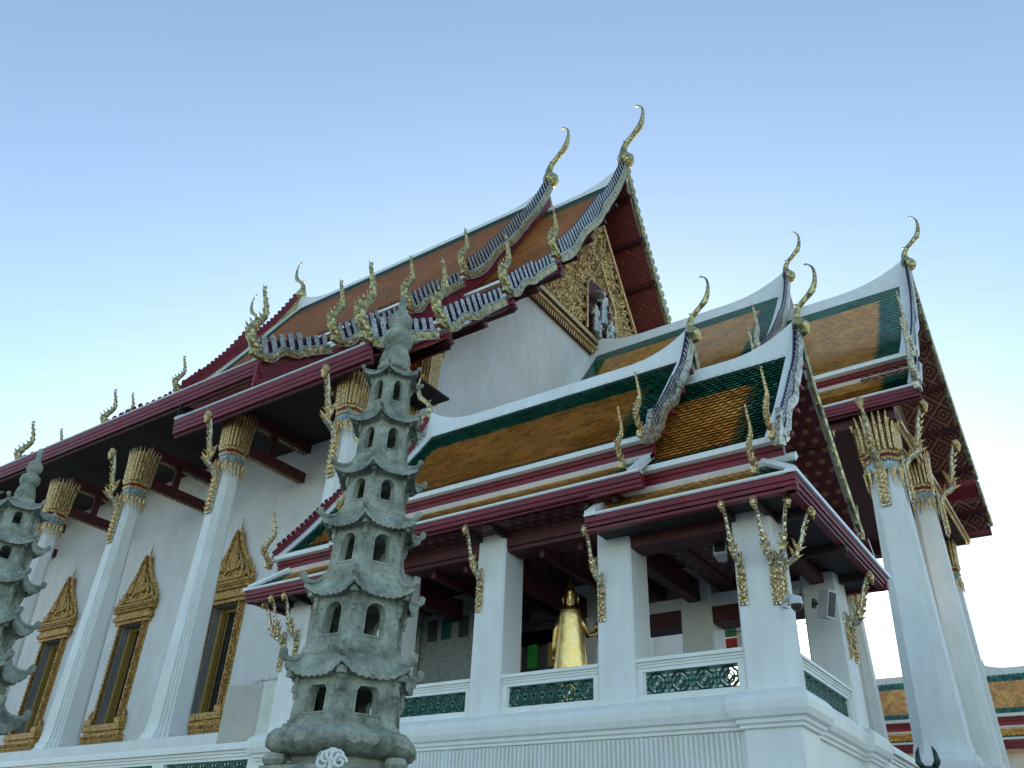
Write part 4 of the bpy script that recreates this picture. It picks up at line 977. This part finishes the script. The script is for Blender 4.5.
# ------------------------------------------------------------------ stone pagodas
def pagoda(name,label,loc,rot,roofs,zb,fin,seed,ped,sc_=1.0):
    """roofs: list of (R corner radius, z of corner tips, body radius below); z relative to loc"""
    rnd=random.Random(seed)
    t=thing(name,label,'stone pagoda',loc,'stone pagodas')
    ox,oy,oz=loc
    def hexp(r,z,n=6): return [(ox+r*math.cos(rot+math.pi/3*k),oy+r*math.sin(rot+math.pi/3*k),z) for k in range(n)]
    def jit(mb,a=.006,f=7):
        nv=[]
        for p in mb.v:
            q=Vector(p); d=noise.noise_vector(q*f+Vector((seed,0,0)))*a*.9+noise.noise_vector(q*f*3.3)*a*.4; nv.append(tuple(q+d))
        mb.v=nv
    # pedestal and lotus slab
    b=MB(); R0=roofs[0][2]
    b.loft([hexp(R0*k,z) for z,k in ((ped,1.5),(ped+.4,1.5),(ped+.45,1.3),(zb-.75,1.3),(zb-.7,1.42),(zb-.52,1.42),(zb-.50,1.30),(zb-.36,1.30),(zb-.34,1.36),(zb-.27,1.36))],0)
    for k in range(6):
        a=rot+math.pi/3*k; rr=R0*1.12; prof=[(0,0),(.07,.01),(.095,.05),(.07,.10),(0,.11)]
        b.lathe([(r*1.15,z) for r,z in prof],(ox+rr*math.cos(a),oy+rr*math.sin(a),zb-.27),10,0)
    b.loft([hexp(R0*.85,zb-.27),hexp(R0*.85,zb-.13)],0)
    jit(b,.008); b.build('pedestal',[STONE],t)
    b=MB(); n=48; rings=[]
    for z,k,lob in ((zb-.17,.90,0),(zb-.13,1.08,.05),(zb-.07,1.20,.08),(zb-.015,1.24,.03),(zb+.03,1.16,.01),(zb+.045,1.0,0)):
        ring=[]
        for i in range(n):
            a=2*math.pi*i/n; hx=1/max(abs(math.cos(((a-rot)%(math.pi/3))-math.pi/6))/1.0,.1)*.93
            rr=R0*k*(hx*.7+.3)*(1+lob*abs(math.sin(a*12)))
            ring.append((ox+rr*math.cos(a),oy+rr*math.sin(a),z-lob*.4*abs(math.sin(a*12))))
        rings.append(ring)
    b.loft(rings,0); jit(b,.005); b.build('lotus_base',[STONE],t,smooth=True)
    zprev=zb+.04
    for ti,(Rr,zt,Rb) in enumerate(roofs):
        zs=zt-.035*Rr/.6      # eave sag level
        Rn=roofs[ti+1][2] if ti+1<len(roofs) else Rr*.42
        rise=.15*Rr/.6+.02
        zw=zs+.01            # wall top
        # walls with arched openings
        mb=MB(); H=zw-zprev; mz=H*.14; rb=Rb; rt=Rb*.94
        mb.loft([hexp(rb*1.1,zprev),hexp(rb*1.1,zprev+mz*.45),hexp(rb*1.03,zprev+mz*.55),hexp(rb*1.03,zprev+mz)],0,False)
        z0=zprev+mz; 
        for k in range(6):
            def wp(s,zf,inn=0):
                r=lerp(rb,rt,zf)-inn; a0=rot+math.pi/3*k; a1=a0+math.pi/3
                A=Vector((ox+r*math.cos(a0),oy+r*math.sin(a0))); B=Vector((ox+r*math.cos(a1),oy+r*math.sin(a1))); q=A.lerp(B,s)
                return (q.x,q.y,z0+(zw-z0)*zf)
            ww=.21 if ti else .20; zlo,zhi=.14,(.70 if ti==0 else .78); arch=[]
            n=8
            sq_=(ti==0)
            arch=[(.5-ww,zlo),(.5+ww,zlo)]
            if sq_: arch+=[(.5+ww,zlo+.8*(zhi-zlo)),(.5+ww*.72,zhi),(.5,zhi+.0),(.5-ww*.72,zhi),(.5-ww,zlo+.8*(zhi-zlo))]
            else:
                for i in range(n+1):
                    a=math.pi*i/n; arch.append((.5+ww*math.cos(a),zhi-.2+.2*math.sin(a)))
            # outer rectangle matched by direction from the centre
            cxx,czz=.5,(zlo+zhi)/2; outp=[]
            for s,z in arch:
                dx,dz=s-cxx,z-czz; ks=[]
                if dx>1e-6: ks.append((1-cxx)/dx)
                if dx<-1e-6: ks.append(-cxx/dx)
                if dz>1e-6: ks.append((1-czz)/dz)
                if dz<-1e-6: ks.append(-czz/dz)
                q=min(ks); outp.append((cxx+dx*q,czz+dz*q))
            corners=[(0,0),(1,0),(1,1),(0,1)]
            # insert corner points
            N=len(arch); frame=.022
            for i in range(N):
                j=(i+1)%N; o1,o2=outp[i],outp[j]; a1,a2=arch[i],arch[j]
                pts=[wp(*o1),]
                for cxy in corners:
                    # corner between o1 and o2 by angle
                    an=lambda p: math.atan2(p[1]-czz,p[0]-cxx)
                    A,B,Cn=an(o1),an(o2),an(cxy)
                    dB=(B-A)%(2*math.pi); dC=(Cn-A)%(2*math.pi)
                    if 1e-4<dC<dB-1e-4 and dB<math.pi: pts.append(wp(*cxy)); 
                pts.append(wp(*o2)); 
                mb.face(pts+[wp(*a2),wp(*a1)],0)
                mb.face([wp(a1[0],a1[1]),wp(a2[0],a2[1]),wp(a2[0],a2[1],.10*Rb/.5),wp(a1[0],a1[1],.10*Rb/.5)],0)
                mb.face([wp(o1[0],o1[1],.10*Rb/.5),wp(a1[0],a1[1],.10*Rb/.5),wp(a2[0],a2[1],.10*Rb/.5),wp(o2[0],o2[1],.10*Rb/.5)],0)
                # raised rim round the opening
                def rim(p,e,inn): return wp(cxx+(p[0]-cxx)*(1+e),czz+(p[1]-czz)*(1+e*.6),inn)
                mb.face([rim(a1,0,-.008),rim(a2,0,-.008),rim(a2,.22,-.008),rim(a1,.22,-.008)][::-1],0)
                mb.face([rim(a1,.22,-.008),rim(a2,.22,-.008),rim(a2,.26,0.0),rim(a1,.26,0.0)][::-1],0)
                mb.face([rim(a1,0,-.008),rim(a2,0,-.008),rim(a2,0,.01),rim(a1,0,.01)],0)
        mb.loft([hexp(rt*.5,zprev+mz*.9),hexp(rt*.5,zprev+mz)],0)
        for k in range(6):   # carved hanging brackets at the corners
            a=rot+math.pi/3*k; c,s_=math.cos(a),math.sin(a); q=Rb/.5
            for rr,zz,sz in ((rt*1.02,-.05,.030),(rt*1.02,-.10,.022),(rt*1.02,-.14,.028),(rt*1.02,-.19,.018),(rt*1.16,-.02,.03)):
                mb.box(ox+rr*c-sz*q,ox+rr*c+sz*q,oy+rr*s_-sz*q,oy+rr*s_+sz*q,zw+(zz-.03)*q,zw+(zz+.025)*q,0)
        mb.loft([hexp(rt*1.02,zw-.045*Rb/.5),hexp(rt*1.1,zw-.02*Rb/.5),hexp(rt*1.12,zw)],0)
        jit(mb,.002,9); body=mb.build('storey',[STONE],t)
        # roof
        mb=MB(); NS,NR=72,7
        zin=zs+rise
        for k in range(6):
            a0=rot+math.pi/3*k; a1=a0+math.pi/3; rows=[];und=[]
            for i in range(NR+1):
                f=i/NR; row=[];ur=[]
                for j in range(NS+1):
                    s=j/NS; e=abs(2*s-1); 
                    r=lerp(Rn*1.06,Rr*(.90+.10*e**3),f)
                    A=Vector((math.cos(a0),math.sin(a0)))*r; B=Vector((math.cos(a1),math.sin(a1)))*r; q=A.lerp(B,s)
                    z=zin-(zin-zs)*(f**.75)+f**2*(e**3.2)*.095*Rr/.6
                    z+=(.007 if ti<3 else .005)*Rr/.6*math.cos(s*math.pi*18)*min(1,f*2.5)*(1-e**6)
                    row.append((ox+q.x,oy+q.y,z)); 
                    ru=lerp(Rb*.9,1,f); q2=q if f==1 else A.lerp(B,s)*(lerp(Rb*.9/(Rn*1.06),1,f))
                    ur.append((ox+q2.x,oy+q2.y,lerp(zw-.01,z-.048*Rr/.6,f)))
                rows.append(row); und.append(ur)
            mb.grid(rows,0); mb.grid([list(reversed(r)) for r in und],0)
            mb.grid([rows[-1],und[-1]],0)
            # hip ridge with curled carved tip
            c,s_=math.cos(a0),math.sin(a0); q=Rr/.6; P=[];rd=[]
            for i in range(9):
                f=i/8; r=lerp(Rn*1.06,Rr,f); z=zin-(zin-zs)*(f**.75)+f**2*.095*q+.012*q; P.append((ox+c*r,oy+s_*r,z)); rd.append((.020+.010*f)*q)
            P+= [(ox+c*(Rr+.018*q),oy+s_*(Rr+.018*q),P[-1][2]+.022*q),(ox+c*(Rr+.022*q),oy+s_*(Rr+.022*q),P[-1][2]+.05*q),(ox+c*(Rr+.0*q),oy+s_*(Rr+.0*q),P[-1][2]+.068*q)]; rd+=[.040*q,.040*q,.022*q]
            mb.tube(P,rd,7,0)
        mb.loft([hexp(Rn*1.08,zin-.03),hexp(Rn*1.12,zin),hexp(Rn*1.12,zin+.02)],0)
        jit(mb,.002,9)
        mb.build('tier_roof',[STONE],t,smooth=True)
        zprev=zin+.015
    b=MB(); s=fin; z=zprev
    prof=[(0,0),(.16,0),(.165,.04),(.145,.05),(.14,.10),(.155,.115),(.14,.19),(.12,.25),(.095,.27),(.12,.295),(.15,.35),(.155,.40),(.135,.46),(.085,.50),(.075,.51),(.105,.545),(.125,.60),(.115,.66),(.075,.71),(.045,.76),(.038,.85),(.043,.89),(.028,.94),(.0,.975)]
    b.lathe([(r*s*1.0,zz*s) for r,zz in prof],(ox,oy,z),18,0); jit(b,.005,11)
    b.build('gourd_finial',[STONE],t,smooth='all')
    return t
dirc=math.atan2(-5.62,5.69)      # direction from the pagoda back to the eye
pagoda('stone_pagoda','tall six storey weathered green stone pagoda standing in front of the pavilion',(-5.69,5.62,-1.6),dirc+R(-10),
  [(.64,1.66,.515),(.585,2.375,.455),(.53,3.05,.385),(.49,3.62,.335),(.425,4.23,.29),(.34,4.82,.24)],1.13,1.13,3,-1.6)
pagoda('stone_pagoda','grey green stone pagoda cut off by the left edge of the photo',(-8.30,3.45,-1.6),math.atan2(-3.44,8.3)+R(-25),
  [(.62,1.13,.46),(.54,1.53,.40),(.47,1.93,.34),(.41,2.305,.29),(.35,2.665,.245),(.30,3.01,.20)],.72,.60,11,-1.6)

# ------------------------------------------------------------------ things in and around the pavilion
# gilded standing Buddha seen from behind
bud=thing('buddha_statue','gilded standing Buddha statue seen from behind inside the pavilion, one hand raised','statue',(-8.45,14.0,PF))
def ell(mb_rows,cx,cy,z,a,b_,n=20,p=2.0,yaw=0):
    row=[]
    for k in range(n):
        t=2*math.pi*k/n; c,s=math.cos(t),math.sin(t); x=a*abs(c)**(2/p)*(1 if c>0 else -1); y=b_*abs(s)**(2/p)*(1 if s>0 else -1)
        row.append((cx+x*math.cos(yaw)-y*math.sin(yaw),cy+x*math.sin(yaw)+y*math.cos(yaw),z))
    mb_rows.append(row)
BX,BY=-8.45,14.0; yw=R(18)
b=MB(); rows=[]
for z,a,c,p in ((3.02,.20,.15,2),(3.10,.24,.15,2),(3.55,.25,.15,2),(3.60,.41,.10,3.2),(3.62,.415,.11,3.4),(3.9,.39,.12,3.4),(4.3,.345,.12,3.2),(4.55,.31,.12,3),(4.75,.29,.12,3),(4.88,.265,.12,2.8),(4.92,.22,.11,2.4),(4.93,.12,.09,2),(4.96,.075,.08,2),(5.0,.075,.08,2),(5.03,.10,.10,2),(5.10,.10,.11,2),(5.17,.115,.12,2),(5.22,.11,.115,2),(5.25,.125,.13,2),(5.28,.10,.105,2),(5.32,.095,.10,2),(5.37,.07,.07,2),(5.39,.075,.075,2),(5.44,.05,.05,2),(5.46,.052,.052,2),(5.51,.03,.03,2),(5.65,.008,.008,2)): ell(rows,BX,BY,z,a*(.80 if z<4.9 else .92),c*.9,22,p,yw)
b.loft(rows,0)
cx_,sx_=math.cos(yw),math.sin(yw)
def bl(x,y,z): return (BX+x*cx_-y*sx_,BY+x*sx_+y*cx_,z)
b.tube([bl(.20,0,4.78),bl(.29,.02,4.55),bl(.32,.08,4.40),bl(.44,.22,4.48),bl(.47,.26,4.56)],[.07,.06,.055,.045,.04],8)
for k,(dx,hh) in enumerate(((-.035,.13),(-.012,.15),(.012,.14),(.035,.11))): b.tube([bl(.47+dx,.27,4.56),bl(.47+dx*1.2,.27,4.64),bl(.47+dx*1.2,.26,4.56+hh)],[.018,.014,.007],6)
b.tube([bl(.44,.25,4.54),bl(.40,.25,4.60),bl(.39,.25,4.64)],[.018,.014,.007],6)
b.tube([bl(-.20,0,4.78),bl(-.30,.0,4.5),bl(-.33,.02,4.2),bl(-.34,.05,4.05)],[.06,.05,.045,.03],8)
for k in range(4): b.tube([bl(-.355+.014*k,.05,4.06),bl(-.35+.014*k,.06,3.93)],[.012,.006],5)
for s in(-1,1):
    b.tube([bl(s*.13,0,5.20),bl(s*.155,0,5.12),bl(s*.14,0,5.02)],[.02,.026,.014],6)
    b.tube([bl(s*.10,0,3.05),bl(s*.11,.06,2.98)],[.06,.05],8)
b.build('body',[GOLDS],bud,smooth='all')
b=MB(); b.lathe([(.5,0),(.5,.06),(.42,.1),(.36,.2),(.42,.3),(.40,.34)],(BX,BY,PF),20,0); b.build('lotus_stand',[GOLDF],bud,smooth=True)
# pebbled grey screen with coloured panes
scr=thing('mosaic_screen','pebbled grey screen with small dark and green panes behind the leftmost open bay','screen',(-11.8,14.35,PF))
b=MB(); b.box(-12.55,-10.8,14.3,14.42,PF,5.72); b.box(-12.6,-12.5,14.26,14.46,PF,5.8); b.build('panel',[GLASSY],scr)
for x,mm in ((-12.32,CHAR),(-11.93,TEALD),(-11.45,CHAR),(-11.05,TEALD)):
    b=MB(); b.box(x,x+.26,14.285,14.31,4.78,5.24,0); b.build('pane',[mm],scr)
cab=thing('dark_cabinet','dark shrine cabinet with bright green and amber panes left of the golden statue','cabinet',(-9.9,15.6,PF))
b=MB(); b.box(-10.9,-9.3,15.4,15.95,PF,5.2); b.box(-11.0,-9.2,15.35,16.0,5.2,5.26); b.build('case',[CHAR],cab)
for x,mm in ((-10.75,LITY),(-10.36,LITG),(-9.85,LITY)):
    b=MB(); b.box(x,x+.24,15.38,15.398,4.25,4.75); b.build('pane',[mm],cab)
# loudspeakers
def speaker(label,loc,rz,tilt):
    t=thing('loudspeaker',label,'loudspeaker',loc,'loudspeakers under the pavilion eaves'); t.rotation_euler=(tilt,0,rz)
    b=MB(); b.extr([(-.11,-.10),(.11,-.10),(.07,.12),(-.07,.12)],'Z',-.24,.24,0)
    o=b.build('case',[LGREY],t,loc=loc)
    b=MB(); b.box(-.085,.085,-.112,-.1005,-.20,.20); b.build('grille',[CHAR],o,loc=loc)
    b=MB(); b.box(-.02,.02,.1,.26,-.02,.02); b.box(-.05,.05,.24,.27,-.08,.08); b.build('mount',[CHAR],t,loc=loc)
speaker('white cased loudspeaker hanging under the front eave left of the near corner pillar',(-4.78,12.70,5.12),R(10),R(-18))
speaker('grey loudspeaker fixed to the rear corner pillar on the right side',(-3.75,14.7,4.55),R(70),R(15))
# security cameras
t=thing('security_camera','white security camera with black dome bracketed to the near corner pillar','camera',(-3.5,11.98,3.82),None)
b=MB(); b.tube([(-3.66,12.02,3.84),(-3.55,11.93,3.88),(-3.46,11.88,3.84)],.035,8); b.box(-3.70,-3.64,12.0,12.1,3.76,3.92); b.build('arm',[LGREY],t,smooth=True)
b=MB(); b.lathe([(.02,.06),(.085,.03),(.095,-.06),(.09,-.08),(0,-.08)][::-1],(-3.44,11.86,3.80),16); o=b.build('housing',[LGREY],t,smooth=True)
b=MB(); b.lathe([(0,-.17),(.05,-.16),(.078,-.12),(.085,-.08),(.0,-.08)],(-3.44,11.86,3.80),16); b.build('dome',[CHAR],t,smooth=True)
t=thing('ceiling_light','small white bell lamp hanging from the ceiling behind the near corner pillar','lamp',(-3.95,13.1,4.85))
b=MB(); b.lathe([(.0,-.14),(.06,-.10),(.09,-.02),(.07,.04),(.02,.06),(0,.06)],(-3.95,13.1,4.45),14); b.build('shade',[LGREY],t,smooth=True)
b=MB(); b.tube([(-3.95,13.1,4.5),(-3.95,13.1,5.4)],.012,6); b.build('rod',[CHAR],t)
# sagging cable
b=MB(); P=[]
for i in range(17):
    s=i/16; P.append((lerp(-6.1,-3.9,s),16.15,4.72-.12*math.sin(math.pi*s)*1.0+.1*s))
b.tube(P,.01,5); tag(b.build('cable',[CHAR]),'thin dark cable slung across the back of the right open bay','cable')
# boards behind the terrace rail
b=MB(); b.box(-.03,.03,0,1.25,0,1.35); o=b.build('board',[BOARDB],loc=(-16.5,12.5,2.50)); o.rotation_euler=(0,0,R(-78)); tag(o,'grey brown board seen on its back, left of the two leaning behind the rail','board')
b=MB(); b.box(-.03,.03,0,1.15,0,1.42); o=b.build('board',[BOARD],loc=(-15.45,12.65,2.46)); o.rotation_euler=(0,0,R(-93)); tag(o,'cream board standing beside the left pavilion pillar','board')
b=MB()
for k in range(90): 
    x=random.uniform(-16.2,-14.5); b.tube([(x,12.9,3.80),(x+random.uniform(-.1,.1),12.9,3.98+random.uniform(-.05,.06)),(x+random.uniform(-.2,.2),12.92,4.0)],.008,4)
tag(b.build('wire_coil',[LGREY]),'tangled grey wire on top of the cream and grey boards','wire')
b=MB(); b.box(-16.25,-14.5,12.84,12.95,2.3,3.82); o=b.build('cabinet',[BOARDB]); tag(o,'low grey cabinet behind the two boards at the terrace rail','cabinet')
# white scrolled ornament in front of the pagoda foot
orn=thing('scroll_ornament','small white openwork scroll finial at the foot of the tall pagoda','ornament',(-3.62,3.50,-1.6))
b=MB()
for k in range(5):
    a=R(-60+30*k); cx0=-3.62+.075*math.sin(a); z=.56+.075*math.cos(a)
    P=[]
    for i in range(15):
        q=i/14*math.pi*2.6; r=.036*(1-i/20); P.append((cx0+r*math.cos(q)*.9,3.50+r*math.cos(q)*.62,z+r*math.sin(q)))
    b.tube(P,.0085,6)
b.tube([(-3.62,3.5,.44),(-3.62,3.5,.66)],.012,6); b.build('scrolls',[WHITE],orn,smooth=True)
b=MB(); b.lathe([(.05,-1.6),(.05,.4),(.09,.44),(.03,.48),(0,.48)],(-3.62,3.5,0),12); b.build('post',[WHITE],orn)
# bronze horse on a pedestal beyond the right side of the pavilion
HX,HY,HZ=-3.02,17.3,.22
ho=thing('horse_statue','green bronze horse statue of which only the pricked ears show before the big porch columns','statue',(HX,HY,-1.6))
b=MB(); b.box(HX-.45,HX+.45,HY-.9,HY+1.1,-1.6,.3); b.box(HX-.5,HX+.5,HY-.95,HY+1.15,.3,.45); b.build('pedestal',[STONE],ho)
b=MB()
b.tube([(HX,HY+1.0,HZ+1.2),(HX,HY+.75,HZ+1.25),(HX,HY+.3,HZ+1.15),(HX,HY-.15,HZ+1.2),(HX,HY-.4,HZ+1.45),(HX,HY-.5,HZ+1.75),(HX,HY-.55,HZ+1.92),(HX,HY-.72,HZ+1.88),(HX,HY-.95,HZ+1.68),(HX,HY-1.02,HZ+1.6)],[.10,.27,.27,.29,.23,.15,.13,.12,.08,.06],10)
for dx in(-.14,.14):
    b.tube([(HX+dx,HY-.1,HZ+1.1),(HX+dx,HY-.12,HZ+.75),(HX+dx,HY-.15,HZ+.5),(HX+dx,HY-.12,HZ+.1),(HX+dx,HY-.16,HZ-.1)],[.13,.09,.06,.05,.07],8)
    b.tube([(HX+dx,HY+.75,HZ+1.2),(HX+dx,HY+.65,HZ+.85),(HX+dx,HY+.85,HZ+.5),(HX+dx,HY+.8,HZ+.1),(HX+dx,HY+.76,HZ-.1)],[.17,.12,.07,.05,.07],8)
    b.tube([(HX+dx*.55,HY-.52,HZ+1.97),(HX+dx*1.1,HY-.54,HZ+2.08),(HX+dx*1.0,HY-.54,HZ+2.22),(HX+dx*.75,HY-.53,HZ+2.33)],[.05,.055,.035,.006],6)
b.tube([(HX,HY+1.0,HZ+1.25),(HX,HY+1.2,HZ+1.0),(HX,HY+1.2,HZ+.4)],[.05,.08,.02],6)
b.build('body',[BRONZE],ho,smooth='all')
# cloister roof behind
gal=thing('cloister','low cloister with green bordered orange roof far behind the porch columns','cloister',(-20,63,-1.6))
GY=64.0; GP=[(0,13.9),(2.4,10.9)]; 
for (x0,x1,dz) in ((-60,-6.9,0),(-8,1.5,.0),(.9,14,1.4)):
    mb=MB(); pr=Prof([(d,z+dz) for d,z in GP],False)
    tiles(mb,x0,x1,GY,-1,pr,.1,pr.len,.28,.26,lambda u,t:GRN if (t<.9 or t>pr.len-.45 or (-8.4<u<-7.2) or (-4.6<u<-3.4) or (u>x1-1 )) else ORG,lift=.03)
    strip(mb,x0,x1,GY,1,pr,0,pr.len,-.02,.03,GRN); 
    foot(mb,x0,x1,GY,-1,2.4,10.9+dz,.2,.5,.2); 
    s2=Prof([(2.3,10.2+dz),(3.3,9.4+dz)],False)
    tiles(mb,x0,x1,GY,-1,s2,.15,s2.len,.28,.26,lambda u,t:GRN if t>s2.len-.4 else ORG,lift=.03); strip(mb,x0,x1,GY,-1,s2,-.05,.15,-.02,.1,WHT,2); strip(mb,x0,x1,GY,1,s2,0,s2.len,-.02,.03,GRN)
    rf=mb.build('roof',[GREEN,ORANGE,SHEEN,MAROON],gal); fascia(rf,x0,x1,GY,-1,3.3,9.35+dz,.5,.14,gilt=False)
    ridge_bar(rf,x0,x1,GY,13.9+dz,.6 if x0<-9 else .9,2.5,.2,.28)
b=MB(); b.box(-60,14,GY-2.0,GY+2.4,-1.6,9.0); b.build('wall',[WHITE],gal)
